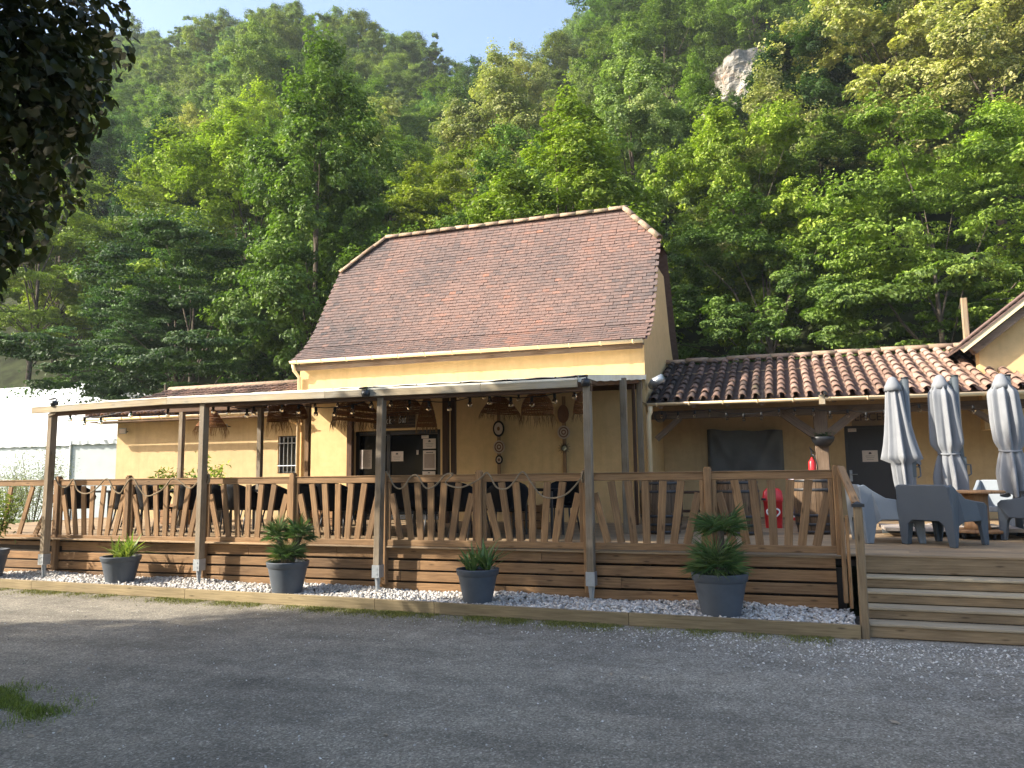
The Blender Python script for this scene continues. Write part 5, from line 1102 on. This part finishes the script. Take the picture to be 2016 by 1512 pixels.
# ---- wicker pendant lamps
def wicker(px, ytop, ybot, yfr, hw, Y, label, top=.45, tilt=0, seed=0, bulge=.3, mat='wicker', fmat='straw'):
    rg = random.Random(seed); a, b, f_ = atY(px, ytop+3, Y), atY(px, ybot+7, Y), atY(px, yfr+4, Y); R = hw*(atY(px+1, ybot, Y).x-atY(px, ybot, Y).x); H = a.z-b.z; fl = b.z-f_.z
    t = thing('wicker_lamp', label, 'lamp', (b.x, Y, b.z), 'wicker pendant lamps under the pergola'); cx, cy = b.x, Y
    rad = lambda u: R*(top+(1-top)*((1-u)**.8 if bulge > 0 else (1-u))+bulge*.3*math.sin(math.pi*(1-u)))
    P = lambda u, an: V((cx+rad(u)*math.cos(an)*(1-.0), cy+rad(u)*math.sin(an), b.z+H*u+tilt*math.cos(an)*R))
    mb = MB(); nr = max(7, int(H/.026)); nv = 34
    for i in range(nr+1):
        u = i/nr; dense = (i % 4) != 2
        if dense: mb.tube([P(u, 2*math.pi*k/24)+V((0, 0, rg.gauss(0, .002))) for k in range(25)], .0105, 4, False)
    for k in range(nv): an = 2*math.pi*k/nv; mb.tube([P(u, an+.05*math.sin(u*9)) for u in (0, .25, .5, .75, 1)], .0048, 4, False)
    mb.build('shade', mat, t); fr_ = MB(); nf = int(60*max(.5, R/.25))
    for k in range(nf):
        an = rg.uniform(0, 6.28); p = P(0, an); l = fl*rg.uniform(.55, 1.15); o_ = V((math.cos(an), math.sin(an), 0)); w_ = .0035; q = V((-o_.y, o_.x, 0)); m_ = p+o_*l*rg.uniform(-.05, .25)-V((0, 0, l*.5))+q*rg.gauss(0, .02); e = m_+o_*rg.uniform(-.04, .08)*l-V((0, 0, l*.5))+q*rg.gauss(0, .03)
        o = len(fr_.v); fr_.v += [tuple(p-q*w_), tuple(p+q*w_), tuple(m_+q*w_), tuple(m_-q*w_), tuple(e)]; fr_.face([o, o+1, o+2, o+3]); fr_.face([o+3, o+2, o+4])
        o = len(fr_.v); fr_.v += [tuple(p-o_*w_), tuple(p+o_*w_), tuple(m_+o_*w_), tuple(m_-o_*w_), tuple(e)]; fr_.face([o, o+1, o+2, o+3]); fr_.face([o+3, o+2, o+4])
    fr_.build('fringe', fmat, t); MB().tube([(cx, cy, b.z+H-.01), (cx, cy, max(b.z+H+.05, cz(Y)-.05 if cx > CX0 else 3.0))], .006, 5).build('cord', 'wire', t)
wicker(547, 793, 822, 858, 17, 11.2, 'small straw-fringed wicker lamp, leftmost of the hanging pair', .55, 0, 1)
wicker(580, 791, 816, 836, 21, 11.9, 'openwork wicker lamp right of the small fringed one', .5, 0, 2)
wicker(703, 787, 822, 852, 42, 11.4, 'wide drooping wicker lamp left of the middle post', .35, -.10, 3, .5)
wicker(794, 780, 806, 828, 34, 11.6, 'broad open wicker lamp right of the middle post', .3, .08, 4, .4)
wicker(840, 781, 832, 852, 18, 11.3, 'narrow bell-shaped wicker lamp beside the hand-lettered board', .28, 0, 5, .1)
wicker(985, 778, 806, 826, 36, 11.8, 'hat-shaped wicker lamp above the left wall discs', .22, -.06, 6, .1)
wicker(1058, 773, 808, 842, 30, 11.5, 'domed wicker lamp with long straw fringe between the wall discs', .5, 0, 7, .5)
wicker(1144, 772, 806, 832, 15, 11.2, 'slim wicker lamp half hidden by the right pergola post', .4, 0, 8, .2)
wicker(416, 806, 832, 862, 23, 12.3, 'reddish cone lamp with burlap skirt behind the second pergola post', .25, 0, 9, 0)
# ---- wall decoration: boards with woven discs
def disc(px, py, rx, ry, rings, label, Y=WY, name='woven_plate'):
    p = atY(px, py, Y-.05); k = atY(px+1, py, Y).x-atY(px, py, Y).x; kz = atY(px, py, Y).z-atY(px, py+1, Y).z; t = thing(name, label, 'wall decoration', (p.x, Y-.05, p.z)); prev = 0; R = len(rings)
    for i, mt in enumerate(rings):
        r1_, r0_ = (1-i/R), max(0, 1-(i+1)/R); d = -.012*i; mb = MB(); n = 28
        for q, dy in ((r1_, 0), (r1_, -.02), (r0_, -.02+.004), (r0_, 0)):
            for j in range(n): a = 2*math.pi*j/n; mb.v.append((p.x+math.cos(a)*rx*k*q, p.y+dy+.0*i+(.012 if i else 0)*(-.2), p.z+math.sin(a)*ry*kz*q))
        for m_ in range(3):
            for j in range(n): j2 = (j+1) % n; mb.face([m_*n+j, m_*n+j2, (m_+1)*n+j2, (m_+1)*n+j])
        mb.build('ring', mt, t, fix=True)
for px, lab in ((983, 'narrow brown board behind the left column of woven discs'), (1112, 'narrow brown board behind the right column of woven discs')):
    x = atY(px, 880, WY).x; tag(MB().beam((x, WY-.02, 1.2), (x, WY-.02, 3.25), .075, .025, (0, 1, 0)).build('wall_board', 'fence'), lab, 'board')
disc(982, 844, 11, 16, ['plate_d', 'plate_l', 'plate_l', 'plate_b'], 'oval woven disc in black and cream, top of the left column')
disc(983, 880, 11, 13, ['plate_l', 'plate_b', 'plate_l', 'plate_b', 'plate_l'], 'cream and brown ringed disc in the middle of the left column')
disc(983, 905, 7, 9, ['plate_d', 'plate_l', 'plate_b'], 'small dark-rimmed disc at the bottom of the left column')
disc(1109, 815, 11, 18, ['plate_b', 'plate_b', 'plate_b'], 'plain brown oval disc at the top of the right column')
disc(1110, 851, 12, 13, ['plate_l', 'plate_b', 'plate_l', 'plate_b', 'plate_l'], 'cream and brown ringed disc in the middle of the right column')
p = atY(1111, 882, WY-.05); t = thing('sunburst_mirror', 'small round mirror with dark rays at the bottom of the right column', 'mirror', p); MB().lathe([(0, -.01), (.055, -.01), (.055, .01), (0, .01)], p, 16)
mb = MB()
for j in range(16): mb.v.append((p.x+.05*math.cos(j*math.pi/8), p.y-.02, p.z+.05*math.sin(j*math.pi/8)))
mb.face(list(range(15, -1, -1))); mb.build('mirror', plain('mirror', (.7, .75, .75), .05, 1, .5, .02), t); mb = MB()
for j in range(26): a = 2*math.pi*j/26; l = .10+.035*(j % 2); mb.tube([p+V((.05*math.cos(a), -.01, .05*math.sin(a))), p+V((l*math.cos(a), -.01, l*math.sin(a)))], [.006, .002], 4)
mb.build('rays', 'plate_d', t)
# ---- black terrace chairs and tables
def make_chair():
    t = thing('terrace_chair', 'black terrace chair', 'chair', (0, 0, 0), 'black chairs at the terrace tables')
    s_ = MB(); s_.box((-.23, -.22, .42), (.23, .22, .45)); s_.build('seat', 'blackch', t)
    b_ = MB(); n = 12; m_ = 5                                   # bucket shell wrapping round the seat
    for i in range(n+1):
        an = lerp(-1.75, 1.75, i/n); tp = lerp(.60, .88, max(0, math.cos(an*.85))**.8)
        for j in range(m_+1):
            u = j/m_; r = .235+.055*u; b_.v.append((r*math.sin(an)*1.05, r*math.cos(an)*1.02+.0+.07*u*math.cos(an), lerp(.42, tp, u)))
    for i in range(n):
        for j in range(m_): q = i*(m_+1)+j; b_.face([q, q+m_+1, q+m_+2, q+1])
    bo = b_.build('backrest', 'blackch', t, True); md = bo.modifiers.new('thick', 'SOLIDIFY'); md.thickness = .02
    for sx in (-1, 1):
        MB().tube([(sx*.23, .25, 0), (sx*.18, .15, .43)], .014, 6).build('leg', 'dark', t, True); MB().tube([(sx*.23, -.25, 0), (sx*.18, -.16, .43)], .014, 6).build('leg', 'dark', t, True)
    return t
ch0 = make_chair(); first = True
def make_table():
    t = thing('terrace_table', 'black square terrace table', 'table', (0, 0, 0), 'black terrace tables'); MB().beam((-.36, 0, .72), (.36, 0, .72), .72, .03).build('table_top', 'blackch', t)
    for sx in (-1, 1):
        for sy in (-1, 1): MB().beam((sx*.31, sy*.31, 0), (sx*.31, sy*.31, .705), .035, .035, (0, 1, 0)).build('leg', 'dark', t)
    return t
tb0 = make_table(); 
k = 0; ci = 0
for i, px in enumerate((215, 330, 450, 560, 670, 800, 920, 1060)):
    p = atY(px, 1000, 11.7); o = tb0 if i == 0 else copy_tree(tb0); o.location = (p.x, 11.7, DZ); o['label'] = 'black terrace table behind the railing, %s from the left' % ORD[i]; k += 1
    for j, (dx, dy, rz) in enumerate(((-.30, -.60, math.pi+.15), (.34, -.62, math.pi-.2), (.10, .66, .1))):
        if i in (0, 7) and j == 1: continue
        c_ = ch0 if first else copy_tree(ch0); first = False
        c_.location = (p.x+dx+random.gauss(0, .04), 11.7+dy+random.gauss(0, .05), DZ); c_.rotation_euler.z = rz+random.uniform(-.35, .35)
        c_['label'] = 'black bucket chair %s the %s terrace table from the left' % (['front left of', 'front right of', 'at the back of'][j], ORD[i])
# planter boxes seen through the balusters
for i, (px, x1_) in enumerate(((330, 385), (600, 680), (1010, 1075))):
    a, b = atY(px, 1020, 13.2), atY(x1_, 1020, 13.2); t = thing('wooden_trough', 'low wooden trough behind the railing, %s from the left' % ORD[i], 'planter', ((a.x+b.x)/2, 13.2, DZ), 'wooden troughs on the terrace')
    for z in (.08, .22, .36): MB().beam((a.x, 13.0, DZ+z), (b.x, 13.0, DZ+z), .025, .13).build('plank', 'drum', t)
    for x in (a.x+.03, b.x-.03): MB().beam((x, 13.03, DZ), (x, 13.03, DZ+.44), .05, .05, (0, 1, 0)).build('corner_post', 'drum', t)
    MB().box((a.x+.02, 13.04, DZ+.02), (b.x-.02, 13.4, DZ+.40)).build('soil', 'soil', t)
# ---- barrels
def barrel(px, ybot, Y, h, r, label):
    p = atY(px, 1000, Y); c = V((p.x, Y, DZ)); t = thing('oak_barrel', label, 'barrel', c, 'oak barrels under the shop porch'); n = 20
    prof = [(r*(.80+.20*math.sin(math.pi*u)), h*u) for u in np.linspace(0, 1, 9)]
    for j in range(n):
        mb = MB(); a0, a1 = 2*math.pi*j/n+.008, 2*math.pi*(j+1)/n-.008
        for rr, z in prof: mb.v += [(c.x+rr*math.cos(a0), c.y+rr*math.sin(a0), c.z+z), (c.x+rr*math.cos(a1), c.y+rr*math.sin(a1), c.z+z)]
        for i in range(8): a = 2*i; mb.face([a, a+1, a+3, a+2], [(prof[i][1], 0), (prof[i][1], .1), (prof[i+1][1], .1), (prof[i+1][1], 0)])
        mb.build('stave', 'barrel', t)
    MB().lathe([(0, h-.04), (r*.79, h-.04), (r*.79, h-.02), (0, h-.02)], c, n).build('head', 'barrel', t); MB().lathe([(r*.79, .02), (r*.785, .3)], c, n).build('lining', 'under', t)
    for u in (.04, .16, .30, .70, .84, .96): rr = r*(.80+.20*math.sin(math.pi*u))+.004; MB().lathe([(rr, h*u-.02), (rr+.003, h*u-.018), (rr+.003, h*u+.018), (rr, h*u+.02)], c, 28).build('hoop', 'hoop', t, True)
barrel(1302, 1052, 12.6, .95, .345, 'dark oak barrel next to the corner of the tall house'); barrel(1452, 1052, 12.6, .95, .345, 'oak barrel behind the tall palm pot'); barrel(1606, 1050, 13.0, .97, .335, 'sunlit oak barrel under the fire extinguisher')
p = atY(1350, 990, 13.6); t = thing('wooden_crate_shelf', 'dark low wooden bench between the two left barrels', 'bench', (p.x, 13.6, DZ))
MB().beam((p.x-.25, 13.6, DZ+.62), (p.x+.35, 13.6, DZ+.62), .4, .04).build('top', 'beam', t); MB().beam((p.x-.22, 13.6, DZ+.3), (p.x+.32, 13.6, DZ+.3), .36, .03).build('shelf', 'beam', t)
for s_ in (-.22, .32): MB().beam((p.x+s_, 13.6, DZ), (p.x+s_, 13.6, DZ+.6), .05, .34, (0, 1, 0)).build('leg', 'beam', t)
# ---- red litter bin with white heart
p = atZ(1524, 1040, DZ); c = V((p.x, p.y+.15, DZ)); t = thing('litter_bin', 'red swing-top litter bin with a white heart', 'bin', c)
def rbox(mb, sections, n=6):
    m_ = 4*n
    for w_, d_, z, rad in sections:
        for q, (sx, sy) in enumerate(((1, 1), (-1, 1), (-1, -1), (1, -1))):
            for j in range(n): a = math.pi/2*(q+j/(n-1)); mb.v.append((c.x+sx*(w_-rad)+rad*math.cos(a), c.y+sy*(d_-rad)+rad*math.sin(a), c.z+z))
    for i in range(len(sections)-1):
        for j in range(m_): j2 = (j+1) % m_; mb.face([i*m_+j, i*m_+j2, (i+1)*m_+j2, (i+1)*m_+j])
    mb.face(list(range((len(sections)-1)*m_, len(sections)*m_))); return mb
rbox(MB(), [(.135, .13, 0, .04), (.155, .15, .44, .04), (.165, .16, .45, .04), (.165, .16, .47, .04)]).build('body', 'red', t, True)
rbox(MB(), [(.17, .165, .472, .04), (.17, .165, .50, .04), (.15, .145, .62, .05), (.10, .10, .67, .05)]).build('lid', 'red', t, True); MB().box((c.x-.185, c.y-.168, .47+DZ), (c.x-.11, c.y-.1, .505+DZ)).build('catch', 'dark', t)
ht = MB(); hp = [(.105*(16*math.sin(a)**3)/16, .10*(13*math.cos(a)-5*math.cos(2*a)-2*math.cos(3*a)-math.cos(4*a))/16) for a in np.linspace(0, 2*math.pi, 40)]
ht.tube([(c.x+x, c.y-.152-.012*(z+.1), c.z+.25+z) for x, z in hp], .015, 6); ht.build('heart_emblem', 'whitep', t, True)
# ---- ice cream stand sign
a, b = atY(1549, 935, 14.6), atY(1577, 1040, 14.6); t = thing('display_stand', 'red-framed poster stand with blue and yellow panel', 'sign', ((a.x+b.x)/2, 14.6, DZ))
f = MB()
for x in (a.x, b.x): f.beam((x, 14.6, DZ), (x, 14.6, a.z), .035, .04, (0, 1, 0))
f.beam((a.x, 14.6, a.z-.02), (b.x, 14.6, a.z-.02), .04, .05); f.beam((a.x, 14.6, DZ+.12), (b.x, 14.6, DZ+.12), .04, .05); f.build('frame', 'red', t)
MB().box((a.x+.02, 14.605, DZ+.15), (b.x-.02, 14.615, a.z-.05)).build('panel', 'whitep', t)
hh_ = a.z-.05-DZ-.15
for u0, u1, mt in ((.05, .3, 'blue'), (.32, .5, 'yellow'), (.52, .78, 'blue'), (.8, .95, 'red')): MB().box((a.x+.05, 14.598, DZ+.15+hh_*u0), (b.x-.05, 14.604, DZ+.15+hh_*u1)).build('picture', mt, t)
# ---- fire extinguisher on the porch post
p = atY(1599, 916, 14.92); t = thing('fire_extinguisher', 'red fire extinguisher hung on the porch post', 'extinguisher', p); MB().lathe([(.0, -.30), (.06, -.30), (.065, -.27), (.065, .05), (.045, .09), (.02, .11), (.02, .14)], p, 16).build('cylinder', 'red', t, True)
mb = MB(); mb.tube([p+V((0, 0, .17)), p+V((0, 0, .23)), p+V((-.03, 0, .33)), p+V((.05, 0, .22))], .012, 6); mb.tube([p+V((0, 0, .2)), p+V((.05, -.02, .17)), p+V((.085, -.02, 0)), p+V((.085, -.02, -.2))], .011, 6); mb.build('valve_and_hose', 'dark', t, True)
# ---- planter on the post
p = atY(1620, 866, 15.44); t = thing('post_planter', 'dark half-round planter fixed to the porch post', 'planter', p); mb = MB(); mb.lathe([(.03, -.13), (.12, -.11), (.19, -.02), (.21, .05), (.20, .06), (.17, .03), (0, .03)], p, 20, sy=.75); mb.build('bowl', 'dark', t, True)
leafy(t, p+V((0, 0, .02)), .17, .08, 240, .045, 'deep', 31, 8)
# ---- covered screen on the porch wall
a, b = atY(1392, 848, EY), atY(1545, 935, EY); t = thing('covered_screen', 'wide wall screen under a charcoal cloth cover', 'screen', ((a.x+b.x)/2, EY, b.z)); mb = MB(); nx, nz_ = 40, 22
for j in range(nz_+1):
    for i in range(nx+1):
        u, v_ = i/nx, j/nz_; zt = a.z-.03*math.sin(math.pi*u)+.02*math.cos(u*3)+.012*math.sin(u*17)
        fold = .045*math.sin(11*u+5*v_)*(1-v_)*.8+.07*math.exp(-((u-.10-.30*(1-v_))/.06)**2)*v_+.07*math.exp(-((u-.92+.34*(1-v_))/.06)**2)*v_+.02*math.sin(23*u-4*v_)*(1-v_)
        mb.v.append((lerp(a.x, b.x, u), EY-.14-fold+.10*(max(0, abs(2*u-1)-.94)/.06), lerp(b.z, zt, v_)))
for j in range(nz_):
    for i in range(nx): q = j*(nx+1)+i; mb.face([q, q+1, q+nx+2, q+nx+1])
mb.build('cover', 'tvcover', t, True); MB().box((a.x+.04, EY-.10, b.z+.05), (b.x-.04, EY-.02, a.z-.04)).build('screen', 'dark', t)
# loops of cable at the porch corner
p = atY(1300, 822, 15.0); t = thing('cable_coil', 'coiled black cable hung at the left porch brace', 'cable', p)
for k in range(3): MB().tube([p+V((.10*math.cos(a)*(1+.1*k), .01*k, .09*math.sin(a)+.02*k)) for a in np.linspace(0, 6.28, 18)], .006, 5).build('loop', 'wire', t)
# ---- closed cantilever parasols
def parasol(cx, ytop, ybot, wtop, wmid, mast_px, Y, label, tied=True, seed=1, extra=False):
    rg = random.Random(seed); a, b = atY(cx, ytop, Y), atY(cx, ybot, Y); k = atY(cx+1, 850, Y).x-atY(cx, 850, Y).x; H = a.z-b.z; t = thing('closed_parasol', label, 'parasol', (a.x, Y, DZ), 'closed grey parasols on the terrace')
    def canopy(c, H, prof, n, amp, name):
        mb = MB(); m_ = 30
        for i in range(m_+1):
            u = i/m_; r = np.interp(u, [q[0] for q in prof], [q[1] for q in prof])*k; ap = amp*np.interp(u, [0, .12, .55, .635, .72, 1], [.06, .22, .34, .12, .30, .6] if tied else [.06, .2, .28, .34, .4, .5])
            for j in range(n):
                an = 2*math.pi*j/n; w_ = 1+ap*math.sin(8*an+seed)+.4*ap*math.sin(13*an+2*u+seed)+.3*ap*math.sin(5*an-3*u); zz_ = c.z-H*u+(-.10*math.sin(4*an+seed)*max(0, u-.8)/.2*.5)
                mb.v.append((c.x+(cx_off(u))*k+r*math.cos(an)*w_, c.y+r*math.sin(an)*w_*.9, zz_))
        for i in range(m_):
            for j in range(n): j2 = (j+1) % n; mb.face([i*n+j, (i+1)*n+j, (i+1)*n+j2, i*n+j2])
        mb.face(list(range(n))); return mb.build(name, 'canvas', t, True)
    cx_off = lambda u: 12*u if tied else 14*u
    if tied: prof = [(0, 6), (.05, 12), (.10, 18), (.14, wtop*.5), (.40, wtop*.52), (.58, wmid*.5), (.635, wtop*.36), (.66, wtop*.40), (.82, wtop*.50), (1, wtop*.42)]
    else: prof = [(0, 6), (.06, 13), (.14, wtop*.42), (.45, wmid*.42), (.68, wmid*.56), (.70, wmid*.30), (.85, wmid*.27), (1, wmid*.18)]
    cn = canopy(a, H, prof, 96, .85, 'canopy')
    cp_ = MB(); cp_.lathe([(.02, .02), (.055, 0), (.115, -.13), (.125, -.20), (.118, -.20)], a+V((0, 0, .005)), 24); cp_.build('canopy_cap', 'canvas', cn, True)
    if tied: q = a+V((cx_off(.635)*k, 0, -H*.635)); mb = MB(); r_ = wtop*.40*k; mb.tube([q+V((r_*math.cos(w_), r_*.9*math.sin(w_), .02*math.sin(w_))) for w_ in np.linspace(0, 6.28, 26)], .018, 6, False); mb.build('strap', 'canvas', cn, True)
    mx = atY(mast_px, 850, Y).x; top = a.z-.01
    MB().tube([(mx, Y+.02, DZ), (mx, Y+.02, top)], .05, 14).build('mast', 'polem', t, True); MB().beam((mx-.11, Y+.02, a.z-1.45), (mx-.045, Y+.02, a.z-.03), .035, .045).build('lift_arm', 'polem', t); MB().tube([(mx, Y+.02, top), (mx, Y+.02, top+.02)], .056, 14).build('mast_cap', 'dark', t, True)
    MB().beam((mx-.09, Y+.02, top-.10), (mx, Y+.02, top-.06), .05, .06).build('hinge', 'polem', t)
    hb = MB(); hb.box((mx-.06, Y-.06, b.z+.35), (mx+.06, Y+.09, b.z+.62)); hn = hb.build('crank_box', 'polem', t); MB().tube([(mx+.06, Y, b.z+.5), (mx+.12, Y, b.z+.5), (mx+.12, Y, b.z+.36), (mx+.08, Y-.02, b.z+.34)], .012, 6).build('crank', 'polem', hn, True)
    bs = MB()
    for d in ((1, 0), (0, 1)): bs.beam((mx-.45*d[0], Y-.45*d[1], DZ+.05), (mx+.45*d[0], Y+.45*d[1], DZ+.05), .08, .06)
    bs.build('base_cross', 'polem', t)
    for sx in (-1, 1):
        for sy in (-1, 1): MB().box((mx+sx*.25-.2, Y+sy*.25-.2, DZ+.085), (mx+sx*.25+.2, Y+sy*.25+.2, DZ+.13)).build('ballast_slab', 'concrete', t)
    if extra:
        c_ = atY(cx+22, ytop+60, Y+.25); b2 = atY(cx+30, ytop+172, Y+.25); cc = MB(); n = 60; prof2 = [(0, 3), (.5, 16), (1, 29)]
        for i in range(13):
            u = i/12; r = np.interp(u, [0, .5, 1], [3, 16, 27])*k
            for j in range(n): an = 2*math.pi*j/n; w_ = 1+.14*math.sin(7*an)*u; cc.v.append((c_.x+(b2.x-c_.x)*u+r*w_*math.cos(an), Y+.3+r*w_*.7*math.sin(an), lerp(c_.z, b2.z, u)+.04*math.sin(5*an)*u))
        for i in range(12):
            for j in range(n): j2 = (j+1) % n; cc.face([i*n+j, (i+1)*n+j, (i+1)*n+j2, i*n+j2])
        cc.build('rear_canopy_fold', 'canvas', t, True)
parasol(1756, 745, 985, 38, 56, 1789, 13.0, 'loose grey closed parasol in front of the anthracite door', False, 2, True); parasol(1849, 741, 981, 50, 52, 1888, 13.2, 'tied grey closed parasol in the middle of the three'); parasol(1969, 739, 973, 52, 48, 1992, 13.0, 'tied grey closed parasol at the right edge', True, 3)
# ---- moulded lounge armchairs
def arm_shell(mat):
    mb = MB(); W2 = .37; th = .035
    # side panels with arched cut-out (profile in y-z; front at -y)
    prof = [(-.38, 0), (-.30, 0), (-.25, .26), (-.18, .31), (.16, .31), (.22, .26), (.27, 0), (.36, 0), (.40, .45), (.43, .76), (.36, .78), (.26, .70), (.10, .60), (-.12, .565), (-.30, .545), (-.36, .50)]
    for s_ in (-1, 1):
        poly = [(s_*(W2-.03*(z < .3)), y_, z) for y_, z in prof]; mb.prism(poly if s_ > 0 else poly[::-1], (-s_*th*1.6, 0, 0))
    # back with arch
    bk = [(-W2, 0), (-W2+.09, 0), (-W2+.13, .27), (-W2+.19, .32), (W2-.19, .32), (W2-.13, .27), (W2-.09, 0), (W2, 0), (W2+.01, .45), (W2-.02, .75), (W2-.06, .78), (-W2+.06, .78), (-W2+.02, .75), (-W2-.01, .45)]
    mb.prism([(x, .37+.07*z/.78, z) for x, z in bk][::-1], (0, -.04, 0))
    fr_ = [(-W2+.02, 0), (-W2+.10, 0), (-W2+.14, .24), (-W2+.20, .29), (W2-.20, .29), (W2-.14, .24), (W2-.10, 0), (W2-.02, 0), (W2-.01, .38), (-W2+.01, .38)]
    mb.prism([(x, -.37, z) for x, z in fr_], (0, .035, 0))
    mb.add([(-W2+.03, -.36, .385), (W2-.03, -.36, .385), (W2-.03, .36, .34), (-W2+.03, .36, .34), (-W2+.03, -.36, .355), (W2-.03, -.36, .355), (W2-.03, .36, .31), (-W2+.03, .36, .31)], [(0, 1, 2, 3), (4, 7, 6, 5), (0, 4, 5, 1)])
    return mb
def armchair(px, py, rz, mat, label, s_=1.0):
    c = atZ(px, py, DZ); t = thing('lounge_armchair', label, 'armchair', c, 'moulded armchairs round the reel table', rz); t.scale = (s_,)*3
    ORG[t] = V((0, 0, 0)); o = arm_shell(mat).build('shell', mat, t, fix=True); md = o.modifiers.new('bev', 'BEVEL'); md.width = .012; md.segments = 2; md.limit_method = 'ANGLE'
    return t
armchair(1748, 1066, math.radians(100), 'litslate', 'moulded armchair painted in a lit pale slate beside the stair newel'); armchair(1862, 1072, math.radians(138), 'slate', 'dark slate moulded armchair with its back to the steps'); armchair(1966, 1042, math.radians(-28), 'litslate', 'moulded armchair painted in a lit pale slate behind the reel table'); armchair(2058, 1066, math.radians(215), 'slate', 'dark slate armchair cut off by the right edge')
# ---- cable-reel table on castors
c = atZ(1928, 1062, DZ); c = V((c.x+.02, c.y+.15, DZ)); t = thing('reel_table', 'round wooden cable-reel table on castors among the armchairs', 'table', c)
MB().lathe([(0, .63), (.36, .63), (.37, .64), (.37, .655), (.36, .665), (0, .665)], c, 32).build('top', 'drum', t); MB().lathe([(.17, .13), (.155, .2), (.155, .58), (.17, .63)], c, 20).build('core', 'drum', t, True); MB().lathe([(0, .09), (.35, .09), (.36, .1), (.36, .12), (.35, .13), (0, .13)], c, 32).build('base', 'drum', t)
for a in (.6, 2.2, 3.8, 5.3): q = c+V((.27*math.cos(a), .27*math.sin(a), .04)); MB().tube([q+V((-.015, 0, 0)), q+V((.015, 0, 0))], .04, 10).build('castor', 'dark', t, True); MB().box(q+V((-.025, -.025, .02)), q+V((.025, .025, .05))).build('castor_plate', 'dark', t)
# ================================================================== haze
hm = bpy.data.materials.new('haze'); hm.use_nodes = True; hn_ = hm.node_tree; hn_.nodes.remove(hn_.nodes['Principled BSDF']); pv = hn_.nodes.new('ShaderNodeVolumePrincipled')
pv.inputs['Color'].default_value = (.86, .92, 1, 1); pv.inputs['Density'].default_value = .00045; pv.inputs['Anisotropy'].default_value = .0; hn_.links.new(pv.outputs[0], hn_.nodes['Material Output'].inputs['Volume'])
hb_ = MB().box((-240, -30, -1.2), (140, 195, 150)); hb_o = hb_.build('haze', hm); tag(hb_o, 'thin pale air over the valley', 'haze', kind='stuff')
